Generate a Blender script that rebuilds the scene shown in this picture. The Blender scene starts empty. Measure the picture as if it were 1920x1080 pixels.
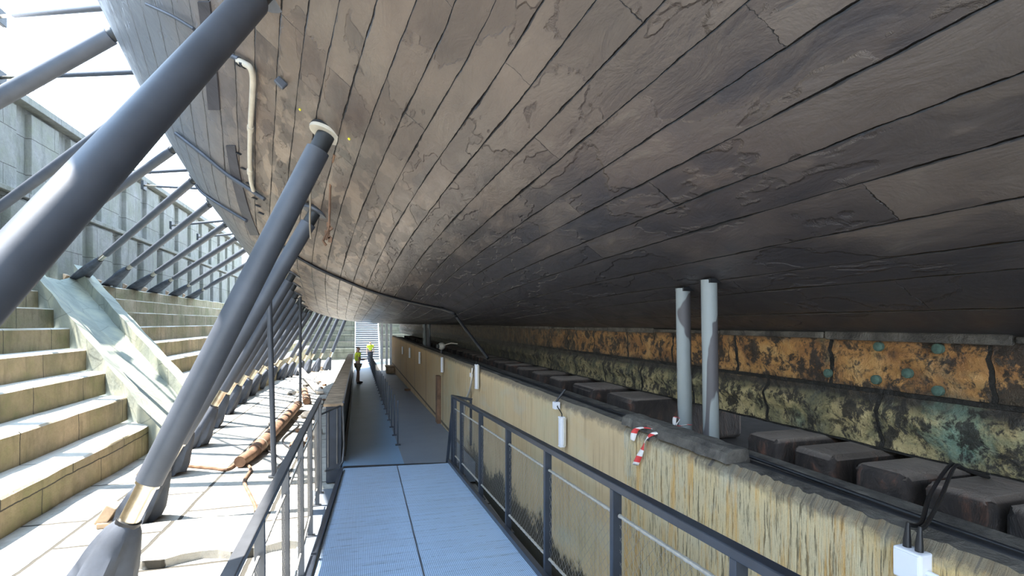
import bpy, bmesh, math, random
from mathutils import Vector, Matrix
random.seed(7)
scene = bpy.context.scene
# ------------------------------------------------------------------ camera
EYE = 2.5; F = 960.0; TH = math.atan(.3); CT, SN = math.cos(TH), math.sin(TH)
cam_d = bpy.data.cameras.new('camera'); cam = bpy.data.objects.new('camera', cam_d)
scene.collection.objects.link(cam); scene.camera = cam
cam.location = (0, 0, EYE); cam.rotation_euler = (math.pi/2, 0, -TH)
cam_d.sensor_width = 36; cam_d.lens = 18.0; cam_d.shift_y = 65/1920
cam_d.clip_start = .05; cam_d.clip_end = 500
# ------------------------------------------------------------------ world, sun, exposure
w = bpy.data.worlds.new('sky'); scene.world = w; w.use_nodes = True
nt = w.node_tree; nt.nodes.clear()
o_ = nt.nodes.new('ShaderNodeOutputWorld'); bg = nt.nodes.new('ShaderNodeBackground')
tc = nt.nodes.new('ShaderNodeTexCoord'); sx = nt.nodes.new('ShaderNodeSeparateXYZ'); cr = nt.nodes.new('ShaderNodeValToRGB')
nt.links.new(tc.outputs['Generated'], sx.inputs[0]); nt.links.new(sx.outputs['Z'], cr.inputs[0])
cr.color_ramp.elements[0].color = (.80, .90, 1, 1); cr.color_ramp.elements[1].color = (.42, .66, 1, 1)
nt.links.new(cr.outputs[0], bg.inputs[0]); bg.inputs[1].default_value = 3.2
nt.links.new(bg.outputs[0], o_.inputs[0])
sd = bpy.data.lights.new('sun', 'SUN'); so = bpy.data.objects.new('sun', sd); scene.collection.objects.link(so)
sd.energy = 13.0; sd.angle = math.radians(.6); sd.color = (1, .95, .88)
SUN = Vector((.44, -.16, -1)).normalized()
so.rotation_euler = SUN.to_track_quat('-Z', 'Y').to_euler(); so.location = (-20, 10, 40)
scene.view_settings.view_transform = 'Standard'; scene.view_settings.look = 'None'
scene.view_settings.gamma = 1; scene.view_settings.exposure = 1.1
scene.view_settings.use_curve_mapping = False
scene.cycles.max_bounces = 10; scene.cycles.diffuse_bounces = 7

# ------------------------------------------------------------------ geometry of sight lines (surveying the photo)
def ray(px, py):
    u = (px-960)/F
    return Vector((u*CT+SN, -u*SN+CT, (605-py)/F))
def at_x(px, py, X): r = ray(px, py); t = X/r.x; return Vector((X, r.y*t, EYE+r.z*t))
def at_y(px, py, Y): r = ray(px, py); t = Y/r.y; return Vector((r.x*t, Y, EYE+r.z*t))
def at_z(px, py, Z): r = ray(px, py); t = (Z-EYE)/r.z; return Vector((r.x*t, r.y*t, Z))

# ------------------------------------------------------------------ node materials
class NB:
    def __init__(s, name):
        s.m = bpy.data.materials.new(name); s.m.use_nodes = True; s.t = s.m.node_tree
        s.b = s.t.nodes['Principled BSDF']; s._p = None
    def n(s, kind): return s.t.nodes.new('ShaderNode'+kind)
    def l(s, a, b): s.t.links.new(a, b)
    def set(s, inp, v):
        if hasattr(v, 'default_value') and hasattr(v, 'is_output'): s.l(v, inp)
        elif isinstance(v, (tuple, list)): inp.default_value = (*v, 1) if len(v) == 3 and len(inp.default_value) == 4 else v
        else: inp.default_value = v
    def pos(s, scale=(1, 1, 1), uv=False, obj=False):
        if uv: o = s.n('UVMap').outputs[0]
        elif obj: o = s.n('TexCoord').outputs['Object']
        else: o = s.n('NewGeometry').outputs['Position']
        m = s.n('Mapping'); s.l(o, m.inputs[0]); m.inputs['Scale'].default_value = scale
        return m.outputs[0]
    def noise(s, co, scale=1, detail=4, rough=.55, dist=0):
        n = s.n('TexNoise'); s.l(co, n.inputs['Vector']); n.inputs['Scale'].default_value = scale
        n.inputs['Detail'].default_value = detail; n.inputs['Roughness'].default_value = rough; n.inputs['Distortion'].default_value = dist
        return n.outputs['Fac']
    def vor(s, co, scale=1, feature='F1', out='Distance'):
        n = s.n('TexVoronoi'); n.feature = feature; s.l(co, n.inputs['Vector']); n.inputs['Scale'].default_value = scale
        return n.outputs[out]
    def ramp(s, f, *st):
        n = s.n('ValToRGB'); s.l(f, n.inputs[0]); e = n.color_ramp.elements
        while len(e) < len(st): e.new(.5)
        for i, (p, c) in enumerate(st):
            e[i].position = p; e[i].color = (c, c, c, 1) if isinstance(c, (int, float)) else (*c, 1)
        return n.outputs[0]
    def mix(s, f, a, b, mode='MIX'):
        n = s.n('Mix'); n.data_type = 'RGBA'; n.blend_type = mode
        s.set(n.inputs[0], f); s.set(n.inputs[6], a); s.set(n.inputs[7], b); return n.outputs[2]
    def math(s, op, a, b=0, c=0):
        n = s.n('Math'); n.operation = op; s.set(n.inputs[0], a); s.set(n.inputs[1], b)
        if op in ('SMOOTH_MIN', 'COMPARE', 'MULTIPLY_ADD'): s.set(n.inputs[2], c)
        return n.outputs[0]
    def xyz(s, v):
        n = s.n('SeparateXYZ'); s.l(v, n.inputs[0]); return n.outputs
    def comb(s, x, y, z):
        n = s.n('CombineXYZ'); s.set(n.inputs[0], x); s.set(n.inputs[1], y); s.set(n.inputs[2], z); return n.outputs[0]
    def brick(s, co, bw, rh, mortar=.01, offset=.5, smooth=.1):
        n = s.n('TexBrick'); s.l(co, n.inputs['Vector']); n.inputs['Scale'].default_value = 1
        n.inputs['Brick Width'].default_value = bw; n.inputs['Row Height'].default_value = rh
        n.inputs['Mortar Size'].default_value = mortar; n.inputs['Mortar Smooth'].default_value = smooth; n.offset = offset
        n.inputs['Color1'].default_value = (1, 1, 1, 1); n.inputs['Color2'].default_value = (.6, .6, .6, 1); n.inputs['Mortar'].default_value = (0, 0, 0, 1)
        return n.outputs['Fac'], n.outputs['Color']
    def done(s, col, rough=.8, metal=0, bump=None, strength=.5, dist=.02, spec=None):
        s.set(s.b.inputs['Base Color'], col); s.set(s.b.inputs['Roughness'], rough); s.set(s.b.inputs['Metallic'], metal)
        if spec is not None: s.b.inputs['Specular IOR Level'].default_value = spec
        if bump is not None:
            n = s.n('Bump'); s.l(bump, n.inputs['Height']); n.inputs['Strength'].default_value = strength; n.inputs['Distance'].default_value = dist
            s.l(n.outputs[0], s.b.inputs['Normal'])
        return s.m

def simple(name, c, rough=.6, metal=0, var=.25, scale=6, bump=.15):
    b = NB(name); p = b.pos(); f = b.noise(p, scale, 5)
    lo = tuple(x*(1-var) for x in c); hi = tuple(min(1, x*(1+var)) for x in c)
    return b.done(b.ramp(f, (.3, lo), (.7, hi)), rough, metal, b.noise(p, scale*6, 3), bump, .01)

M = {}
M['prop'] = simple('prop_paint', (.075, .085, .105), .5, .25, .15, 3, .05)
M['prop_dark'] = simple('prop_dark_paint', (.035, .04, .045), .5, .3)
M['steel'] = simple('bare_steel', (.62, .55, .44), .28, 1.0, .25, 8, .05)
M['boot'] = simple('grey_canvas', (.055, .064, .082), .75, 0, .35, 2.5, .2)
M['wood'] = simple('wedge_wood', (.36, .26, .17), .85, 0, .4, 4, .4)
M['rail'] = simple('railing_paint', (.045, .055, .075), .35, .35, .2, 5, .05)
M['rail_left'] = simple('railing_paint_worn', (.10, .105, .115), .38, .35, .2, 5, .05)
M['rod'] = simple('galvanised_rod', (.62, .6, .56), .35, .6, .15, 30, .1)
M['wire'] = simple('wire_steel', (.45, .44, .42), .35, .8)
M['white'] = simple('white_plastic', (.70, .72, .78), .4, 0, .04, 5, .02)
M['cable'] = simple('black_cable', (.012, .013, .016), .45, 0, .3)
M['pipe_cream'] = simple('cream_pipe', (.50, .47, .40), .5, 0, .1)
M['iron'] = simple('rusty_iron', (.20, .115, .07), .75, .3, .45, 5, .4)
M['rope'] = simple('rope', (.30, .24, .17), .9)
M['stair'] = simple('stair_metal', (.62, .65, .68), .45, .4, .1, 5, .02)
M['green_stud'] = simple('copper_green', (.07, .12, .095), .9, 0, .3, 40, .5)
M['yellow'] = simple('yellow_disc', (.85, .75, .05), .5)
M['debris'] = simple('bleached_timber', (.60, .55, .48), .85, 0, .3, 5, .3)
M['hivis'] = simple('hi_vis_yellow', (.70, .85, .06), .7, 0, .1)
M['navy'] = simple('dark_cloth', (.03, .035, .05), .85)
M['khaki'] = simple('khaki_cloth', (.42, .34, .26), .85)
M['skin'] = simple('skin', (.55, .36, .27), .55, 0, .08)
M['hair'] = simple('hair', (.10, .07, .05), .7)
M['paper'] = simple('paper', (.75, .75, .75), .8, 0, .05)
M['roof'] = simple('pale_tile', (.62, .48, .42), .85, 0, .15)
M['render'] = simple('pale_render', (.75, .72, .68), .85, 0, .1)
M['glass_dark'] = simple('dark_glass', (.08, .1, .13), .15)

def m_stone(name, base, moss, bw, rh, joint, vertical):
    """coursed ashlar: joints on world axes, lichen and stains"""
    b = NB(name); P = b.xyz(b.pos()); p = b.pos()
    wob = b.noise(p, 3, 3)
    if vertical == 'x': co = b.comb(P[1], P[2], 0)         # face looks along X
    elif vertical == 'y': co = b.comb(P[0], P[2], 0)
    else: co = b.comb(P[1], P[0], 0)
    va = b.n('VectorMath'); va.operation = 'ADD'; b.l(co, va.inputs[0]); b.l(b.comb(b.math('MULTIPLY', wob, .06), b.math('MULTIPLY', wob, .05), 0), va.inputs[1])
    fac, col = b.brick(va.outputs[0], bw, rh, joint, .5, .3)
    n1 = b.noise(p, .9, 6, .65); n2 = b.noise(p, 7, 6, .7); n3 = b.noise(b.pos((1, 1.5, .35)), 2.2, 5, .6)
    c = b.mix(b.ramp(n1, (.35, 0), (.65, 1)), base, moss)
    c = b.mix(b.ramp(n2, (.4, 0), (.7, .6)), c, tuple(x*.62 for x in base))
    c = b.mix(b.ramp(n3, (.5, 0), (.72, .55)), c, tuple(x*.45 for x in moss))
    c = b.mix(.30, c, col, 'MULTIPLY')
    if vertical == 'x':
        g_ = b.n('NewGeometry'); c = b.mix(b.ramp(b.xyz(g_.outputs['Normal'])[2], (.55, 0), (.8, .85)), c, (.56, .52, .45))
    c = b.mix(fac, c, (.05, .045, .035))
    h = b.math('SUBTRACT', b.math('ADD', n2, b.math('MULTIPLY', n1, 1.2)), b.math('MULTIPLY', fac, 1.5))
    return b.done(c, .9, 0, h, .7, .04)
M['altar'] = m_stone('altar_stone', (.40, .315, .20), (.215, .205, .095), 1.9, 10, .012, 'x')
M['floor_stone'] = m_stone('floor_stone', (.52, .49, .43), (.42, .40, .34), 2.0, 1.25, .03, 'z')
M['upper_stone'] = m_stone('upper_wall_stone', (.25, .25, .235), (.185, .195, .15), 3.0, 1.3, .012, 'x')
M['end_stone'] = m_stone('end_wall_stone', (.17, .165, .13), (.10, .11, .075), 1.4, .55, .02, 'y')

def m_slide():
    b = NB('slide_stone'); p = b.pos(); n1 = b.noise(p, .8, 6, .6, .6); n2 = b.noise(p, 9, 4)
    cr_ = b.vor(b.pos((1, 1, 1)), .9, 'DISTANCE_TO_EDGE')
    c = b.ramp(n1, (.3, (.17, .185, .155)), (.5, (.24, .255, .21)), (.7, (.36, .35, .25)))
    c = b.mix(b.ramp(cr_, (.0, .8), (.012, 0)), c, (.10, .11, .09))
    return b.done(c, .85, 0, b.math('ADD', n1, b.math('MULTIPLY', n2, .3)), .6, .05)
M['slide'] = m_slide()

def m_hull():
    """painted planks: UV.x runs along the hull in metres, UV.y counts planks outwards from the keel"""
    b = NB('hull_planks'); uv = b.pos(uv=True); U = b.xyz(uv); P = b.pos()
    mul = lambda a, c: b.math('MULTIPLY', a, c)
    wob = mul(b.math('SUBTRACT', b.noise(b.comb(mul(U[0], 1.6), U[1], 0), 2.2, 5, .72), .5), .11)
    v = b.math('ADD', U[1], wob)
    row = b.math('FLOOR', v); fr = b.math('FRACT', v)
    ed = b.math('MINIMUM', fr, b.math('SUBTRACT', 1, fr))
    wn = b.n('TexWhiteNoise'); wn.noise_dimensions = '1D'; b.l(row, wn.inputs['W'])
    off = mul(wn.outputs['Value'], 7.3)
    for rw, yj in ((11, 2.8), (9, 3.2), (8, 1.5), (7, 3.6), (4, 1.66), (5, 9.5), (6, 8.2), (10, 7.4), (1, 1.95), (15, 6.3), (13, 9.8)):      # joints the photo shows
        hitr = b.math('COMPARE', row, rw, .1); off = b.math('ADD', mul(off, b.math('SUBTRACT', 1, hitr)), mul(hitr, 4-yj/5.5))
    uu = b.math('ADD', b.math('DIVIDE', U[0], 5.5), off)
    fu = b.math('FRACT', b.math('ADD', uu, mul(wob, .12))); eu = mul(b.math('MINIMUM', fu, b.math('SUBTRACT', 1, fu)), 5.5/.21)
    e = b.math('MINIMUM', ed, b.math('ADD', eu, .01))
    gapn = b.noise(b.comb(mul(U[0], 1.3), mul(U[1], 1.0), 3.3), 1, 4, .7)
    wide = b.ramp(gapn, (.36, .010), (.50, .026), (.60, .042), (.72, .080))
    seam = b.math('SUBTRACT', 1, b.math('MINIMUM', b.math('DIVIDE', e, wide), 1))
    soft = b.math('SUBTRACT', 1, b.math('MINIMUM', b.math('DIVIDE', ed, .14), 1))
    cellv = b.n('TexWhiteNoise'); cellv.noise_dimensions = '2D'; b.l(b.comb(b.math('FLOOR', uu), row, 0), cellv.inputs['Vector'])
    C_ = mul(cellv.outputs['Value'], 3.0)
    patch = b.noise(b.comb(mul(U[0], .75), b.math('ADD', mul(U[1], .42), C_), C_), 1.0, 4, .55, .25)
    fine = b.noise(b.comb(mul(U[0], 4.5), U[1], 0), 2.2, 6, .65, .4)
    lump = b.noise(b.comb(mul(U[0], 2.0), U[1], 5), 1.3, 5, .6, .6)
    big = b.noise(P, .45, 3, .5)
    c = b.ramp(patch, (.34, (.088, .068, .056)), (.455, (.112, .088, .072)), (.475, (.150, .120, .097)), (.70, (.182, .148, .120)))
    c = b.mix(b.ramp(big, (.40, 0), (.62, .45)), c, (.135, .088, .068))
    c = b.mix(b.ramp(lump, (.60, 0), (.72, .35)), c, (.30, .26, .21))
    zx = b.ramp(b.math('DIVIDE', U[0], 40), (.10, 0), (.19, 1), (.62, 1), (.8, .4))
    zy = b.ramp(b.math('DIVIDE', U[1], 30), (.10, 0), (.28, 1), (.62, 1), (.75, .2))
    zone = mul(zx, zy)
    tilex = b.math('FRACT', b.math('ADD', mul(U[0], .62), mul(wn.outputs['Value'], 5)))
    sc = b.noise(b.comb(mul(U[0], .95), b.math('ADD', mul(U[1], .6), C_), 1), 1.5, 3, .5, .45)
    c = b.mix(mul(mul(zone, b.ramp(sc, (.50, 0), (.525, 1))), .85), c, b.ramp(fine, (.3, (.33, .265, .205)), (.7, (.24, .18, .135))))
    sd_ = b.noise(b.comb(mul(U[0], 1.0), mul(U[1], .7), 7), 1.4, 3, .5, .4)
    c = b.mix(mul(mul(zone, b.ramp(sd_, (.53, 0), (.55, 1))), .75), c, (.055, .038, .029))
    # old black bottom paint, kept beside the keel, with a ragged plank-wise edge
    kb = b.math('ADD', b.math('DIVIDE', U[1], 16), mul(b.math('SUBTRACT', patch, .5), 1.0))
    kb = b.math('ADD', kb, mul(b.math('SUBTRACT', lump, .5), .25))
    kb = b.math('SUBTRACT', kb, b.math('MULTIPLY', b.ramp(b.math('DIVIDE', U[0], 20), (.12, 0), (.30, .35)), 1))
    dk = b.ramp(kb, (.16, .95), (.30, .72), (.36, .66), (.385, .46), (.62, .34), (.95, 0))
    c = b.mix(dk, c, (.032, .030, .034))
    # grey weathered paint of the outer side
    og = b.ramp(b.math('DIVIDE', U[1], 60), (.33, 0), (.42, .9))
    c = b.mix(og, c, (.145, .175, .22))
    c = b.mix(mul(soft, .22), c, (.07, .055, .045))
    c = b.mix(mul(b.math('MINIMUM', mul(seam, 1.7), 1), b.math('SUBTRACT', 1, mul(og, .6))), c, (.012, .009, .008))
    h = b.math('SUBTRACT', b.math('ADD', mul(fine, .12), b.math('ADD', b.math('ADD', mul(patch, .6), mul(b.ramp(b.math('ADD', patch, mul(b.math('SUBTRACT', fine, .5), .06)), (.458, 0), (.472, 1)), .32)), b.math('ADD', mul(lump, .5), mul(mul(sc, zone), .25)))), mul(seam, 1.5))
    return b.done(c, b.ramp(lump, (.3, .30), (.7, .50)), 0, h, .8, .03, .5)
M['hull'] = m_hull()

def m_keel():
    b = NB('keel_timber'); X = b.xyz(b.pos()); P = b.pos()
    n = b.noise(P, 3.2, 6, .65, .5); n2 = b.noise(P, 12, 6, .75, .35); n3 = b.noise(P, 1.1, 4, .6)
    top = b.ramp(n, (.30, (.10, .055, .03)), (.42, (.34, .16, .055)), (.55, (.52, .27, .09)), (.72, (.60, .38, .16)))
    low = b.ramp(n, (.32, (.06, .065, .055)), (.46, (.27, .235, .12)), (.55, (.52, .41, .20)), (.75, (.66, .52, .27)))
    zz = b.math('ADD', b.math('DIVIDE', b.math('SUBTRACT', X[2], 1.69), .74), b.math('MULTIPLY', b.math('SUBTRACT', n, .5), .25))
    c = b.mix(b.ramp(zz, (.42, 0), (.50, 1)), low, top)
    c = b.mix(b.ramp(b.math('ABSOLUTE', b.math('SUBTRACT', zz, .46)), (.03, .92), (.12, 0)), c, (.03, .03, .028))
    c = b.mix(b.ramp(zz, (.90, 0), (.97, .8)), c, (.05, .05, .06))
    c = b.mix(b.ramp(n3, (.62, 0), (.70, .5)), c, (.20, .34, .25))
    c = b.mix(b.ramp(n2, (.52, 0), (.62, .85)), c, (.035, .028, .02))
    gp = b.n('VectorMath'); gp.operation = 'DISTANCE'; b.l(P, gp.inputs[0]); gp.inputs[1].default_value = (3.2, 2.02, 1.90)
    c = b.mix(b.ramp(b.math('ADD', gp.outputs['Value'], b.math('MULTIPLY', b.math('SUBTRACT', n, .5), .5)), (.04, .7), (.20, 0)), c, b.mix(n2, (.03, .12, .09), (.42, .60, .46)))
    bl = b.noise(b.pos((1, 1.2, 1)), 5.5, 6, .75, .25)
    c = b.mix(b.ramp(bl, (.50, 0), (.56, .93)), c, (.03, .026, .022))
    # vertical splits
    co = b.comb(b.math('ADD', X[1], b.math('MULTIPLY', n, .08)), b.math('MULTIPLY', b.math('SUBTRACT', X[2], 1.69), 1), 0)
    fac, col = b.brick(co, .95, .37, .016, .37, .2)
    c = b.mix(fac, c, (.015, .013, .01))
    # darker towards the far end
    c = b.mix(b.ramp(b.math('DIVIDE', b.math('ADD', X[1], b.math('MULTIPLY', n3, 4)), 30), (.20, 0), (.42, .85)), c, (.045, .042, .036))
    h = b.math('SUBTRACT', b.math('ADD', n, b.math('MULTIPLY', n2, .8)), b.math('MULTIPLY', fac, 1.2))
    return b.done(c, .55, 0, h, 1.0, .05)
M['keel'] = m_keel()

def m_block():
    b = NB('keel_block_timber'); P = b.pos(); X = b.xyz(P); n = b.noise(b.pos((1, 1, .5)), 6, 6, .7, .6); n2 = b.noise(P, 2, 3)
    nz = b.n('NewGeometry'); nn = b.xyz(nz.outputs['Normal'])
    c = b.ramp(n, (.35, (.012, .010, .010)), (.55, (.035, .026, .022)), (.68, (.12, .055, .035)))
    dust = b.math('MULTIPLY', b.ramp(nn[2], (.5, 0), (.9, 1)), b.ramp(n2, (.3, .6), (.6, 1)))
    c = b.mix(dust, c, (.20, .165, .14))
    return b.done(c, .8, 0, n, .9, .04)
M['block'] = m_block()

def m_wall(peel):
    b = NB('concrete_peeling' if peel else 'concrete_panels'); P = b.pos(); X = b.xyz(P)
    n = b.noise(P, 1.1, 6, .6); drip = b.noise(b.pos((1, 7, .45)), 2.6, 6, .7, .3); f = b.noise(P, 16, 5, .7)
    if peel:
        c = b.ramp(n, (.3, (.66, .48, .21)), (.5, (.58, .49, .31)), (.68, (.70, .54, .28)))
        streak = b.noise(b.pos((1, 20, 1.3)), 3.2, 5, .75, .25)
        lowm = b.ramp(X[2], (0, 0), (1, 1))
        c = b.mix(b.ramp(streak, (.53, 0), (.60, .85)), c, (.09, .07, .035))
        c = b.mix(b.ramp(drip, (.50, 0), (.64, .7)), c, (.62, .33, .07))
        c = b.mix(b.ramp(b.noise(P, 1.7, 5, .6, .3), (.57, 0), (.70, .6)), c, (.50, .51, .43))
        h = b.math('ADD', b.math('MULTIPLY', streak, -1.5), f)
    else:
        c = b.ramp(n, (.28, (.46, .34, .195)), (.5, (.52, .40, .235)), (.72, (.47, .41, .26)))
        c = b.mix(b.ramp(drip, (.50, 0), (.72, .55)), c, (.24, .165, .09))
        c = b.mix(b.ramp(b.noise(b.pos((1, .5, 1.2)), 2, 5, .6), (.54, 0), (.72, .45)), c, (.40, .44, .38))
        # brown panels and dark formwork joints further along
        far = b.ramp(b.math('DIVIDE', X[1], 40), (.30, 0), (.40, 1))
        c = b.mix(b.math('MULTIPLY', far, .6), c, (.48, .29, .145))
        co = b.comb(b.math('ADD', X[1], 33.6-9.4), X[2], 0)
        fac, _ = b.brick(co, 3.36, 200, .035, 0, .1)
        c = b.mix(b.math('MULTIPLY', fac, b.ramp(b.math('DIVIDE', X[1], 20), (.42, 0), (.44, .85))), c, (.07, .05, .035))
        h = b.math('ADD', b.math('MULTIPLY', f, .5), n)
    # black mould rising from the foot, rough edge
    e = b.math('ADD', X[2], b.math('MULTIPLY', b.math('SUBTRACT', b.noise(P, 1.6, 7, .75), .5), 1.3))
    nearm = b.ramp(b.math('DIVIDE', X[1], 20), (.0, 1), (.45, 1), (.52, 0))
    c = b.mix(b.math('MULTIPLY', b.ramp(e, (.10, .93), (.22, 0)), nearm), c, (.02, .022, .018))
    # grimy broken rim
    e2 = b.math('ADD', X[2], b.math('MULTIPLY', b.math('SUBTRACT', b.noise(P, 9, 6, .75), .5), .16))
    zr = b.n('MapRange'); b.l(e2, zr.inputs[0]); zr.inputs[1].default_value = 1.60; zr.inputs[2].default_value = 1.66
    c = b.mix(b.math('MULTIPLY', zr.outputs[0], .8), c, (.10, .09, .075))
    return b.done(c, .85, 0, h, .6, .025)
M['wall_far'] = m_wall(False); M['wall_near'] = m_wall(True)

def m_ledge():
    b = NB('sooty_ledge'); P = b.pos(); n = b.noise(P, 5, 6, .7, .3)
    return b.done(b.ramp(n, (.35, (.035, .032, .03)), (.6, (.12, .11, .095)), (.75, (.22, .20, .17))), .9, 0, n, .9, .05)
M['ledge'] = m_ledge()
M['pit'] = simple('dark_dock_floor', (.02, .018, .017), 1.0); M['pit'].node_tree.nodes['Principled BSDF'].inputs['Specular IOR Level'].default_value = .05

def m_ramp():
    b = NB('dimpled_grip_plate'); P = b.pos(); X = b.xyz(P)
    # rows of raised bars, short cross gaps
    gx = b.math('FRACT', b.math('MULTIPLY', X[0], 62)); gy = b.math('FRACT', b.math('MULTIPLY', X[1], 34))
    rib = b.math('MULTIPLY', b.ramp(b.math('ABSOLUTE', b.math('SUBTRACT', gx, .5)), (.22, 1), (.34, 0)), b.ramp(b.math('ABSOLUTE', b.math('SUBTRACT', gy, .5)), (.34, 1), (.46, 0)))
    n = b.noise(P, 1.3, 5, .6); n2 = b.noise(b.pos((.6, 5, 1)), 3, 4, .7)
    rowl = b.math('FRACT', b.math('MULTIPLY', b.math('ADD', X[1], b.math('MULTIPLY', n, .05)), 5.2))
    dark = b.math('MULTIPLY', b.ramp(rowl, (.0, 1), (.16, 0)), b.ramp(b.noise(b.pos((3, 1, 1)), 4, 4, .7), (.45, 0), (.6, 1)))
    c = b.mix(b.math('MULTIPLY', rib, .9), (.24, .36, .54), (.62, .78, .98))
    c = b.mix(b.ramp(n2, (.45, 0), (.7, .4)), c, (.26, .32, .40))
    c = b.mix(b.math('MULTIPLY', dark, .6), c, (.12, .15, .2))
    joint = b.ramp(b.math('ABSOLUTE', b.math('SUBTRACT', b.math('SUBTRACT', X[0], b.math('MULTIPLY', X[1], .027)), .40)), (.004, 1), (.012, 0))
    c = b.mix(joint, c, (.06, .07, .09))
    return b.done(c, .40, 0, b.math('ADD', rib, n2), .35, .004)
M['ramp'] = m_ramp()
def m_deck(name, a, c2):
    b = NB(name); P = b.pos(); n = b.noise(P, .8, 6, .65, .4); f = b.noise(P, 30, 3)
    cr_ = b.ramp(b.noise(b.pos((1, .6, 1)), 2.1, 6, .7), (.62, 0), (.72, .4))
    return b.done(b.mix(cr_, b.ramp(n, (.3, a), (.7, c2)), tuple(x*.6 for x in a)), .42, 0, b.math('ADD', n, b.math('MULTIPLY', f, .3)), .15, .01)
M['deck_blue'] = m_deck('blue_deck_paint', (.16, .27, .40), (.20, .32, .46))
M['deck_grey'] = m_deck('grey_deck', (.15, .175, .21), (.19, .215, .25))
def m_tape():
    b = NB('striped_tape'); U = b.xyz(b.pos(uv=True)); f = b.math('GREATER_THAN', b.math('FRACT', b.math('MULTIPLY', U[0], 3)), .5)
    return b.done(b.mix(f, (.80, .76, .74), (.70, .06, .06)), .5)
M['tape'] = m_tape()
def m_shorepipe():
    b = NB('grey_pipe_peeling'); P = b.pos(); n = b.noise(b.pos((1, 1, .4)), 3.6, 2, .4, .8)
    return b.done(b.mix(b.ramp(n, (.50, 0), (.515, 1)), (.24, .265, .265), (.085, .08, .085)), .6, 0, b.noise(P, 20, 3), .2, .01)
M['shore_pipe'] = m_shorepipe()

# ------------------------------------------------------------------ mesh helpers
COL = scene.collection
def new_bm(): return bmesh.new()
def link(name, bm, mat, parent=None, smooth=False, bevel=0, uvs=False):
    me = bpy.data.meshes.new(name); bmesh.ops.recalc_face_normals(bm, faces=bm.faces[:]); bm.to_mesh(me); bm.free()
    o = bpy.data.objects.new(name, me); COL.objects.link(o)
    for m in (mat if isinstance(mat, (list, tuple)) else [mat]): me.materials.append(m)
    if smooth:
        for p in me.polygons: p.use_smooth = True
        try: me.set_sharp_from_angle(angle=math.radians(40))
        except Exception: pass
    if parent is not None: o.parent = parent
    if bevel:
        md = o.modifiers.new('bevel', 'BEVEL'); md.width = bevel; md.segments = 2; md.limit_method = 'ANGLE'
    return o
def tag(o, label, cat, group=None, kind=None):
    if label: o['label'] = label
    if cat: o['category'] = cat
    if group: o['group'] = group
    if kind: o['kind'] = kind
    return o
def thing(name, label, cat, loc=(0, 0, 0), group=None):
    o = bpy.data.objects.new(name, None); o.empty_display_size = .2; COL.objects.link(o); o.location = loc
    return tag(o, label, cat, group)
def box(bm, c, s, rot=None, mi=0):
    m = Matrix.Translation(c) @ (rot.to_4x4() if rot is not None else Matrix()) @ Matrix.Diagonal((*s, 1))
    r = bmesh.ops.create_cube(bm, size=1, matrix=m)
    for f in {f for v in r['verts'] for f in v.link_faces}: f.material_index = mi
    return r['verts']
def frame(d):
    d = Vector(d).normalized(); up = Vector((0, 0, 1)) if abs(d.z) < .95 else Vector((0, 1, 0))
    a = d.cross(up).normalized(); return d, a, a.cross(d).normalized()
def tube(bm, pts, r, n=12, cap=True, uvl=None):
    pts = [Vector(p) for p in pts]; rs = r if isinstance(r, (list, tuple)) else [r]*len(pts)
    rings = []; a = None
    for i, p in enumerate(pts):
        d = (pts[min(i+1, len(pts)-1)]-pts[max(i-1, 0)]).normalized()
        if a is None: _, a, _b = frame(d)
        a = (a-d*a.dot(d)).normalized(); b_ = d.cross(a)
        rings.append([bm.verts.new(p+(a*math.cos(2*math.pi*k/n)+b_*math.sin(2*math.pi*k/n))*rs[i]) for k in range(n)])
    for i in range(len(rings)-1):
        for k in range(n): bm.faces.new((rings[i][k], rings[i][(k+1) % n], rings[i+1][(k+1) % n], rings[i+1][k]))
    if cap:
        bm.faces.new(rings[0][::-1]); bm.faces.new(rings[-1])
def bar(bm, a, b, wx, wz, up=(0, 0, 1)):
    """rectangular bar from a to b"""
    a = Vector(a); b = Vector(b); d = (b-a); L = d.length; d.normalize(); up = Vector(up)
    s = d.cross(up).normalized(); u = s.cross(d)
    rot = Matrix((s, d, u)).transposed()
    box(bm, (a+b)/2, (wx, L, wz), rot)
def smoothpath(pts, k=6):
    pts = [Vector(p) for p in pts]; out = []
    for i in range(len(pts)-1):
        p0 = pts[max(i-1, 0)]; p1 = pts[i]; p2 = pts[i+1]; p3 = pts[min(i+2, len(pts)-1)]
        for j in range(k):
            t = j/k
            out.append(.5*((2*p1)+(p2-p0)*t+(2*p0-5*p1+4*p2-p3)*t*t+(3*p1-p0-3*p2+p3)*t**3))
    out.append(pts[-1]); return out
def quadgrid(bm, f, nu, nv, uv=None):
    g = [[bm.verts.new(f(i/nu, j/nv)) for j in range(nv+1)] for i in range(nu+1)]
    for i in range(nu):
        for j in range(nv): bm.faces.new((g[i][j], g[i+1][j], g[i+1][j+1], g[i][j+1]))
    return g
def struct(name, bm, mat, **k):
    o = link(name, bm, mat, **k); o['kind'] = 'structure'; return o

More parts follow.
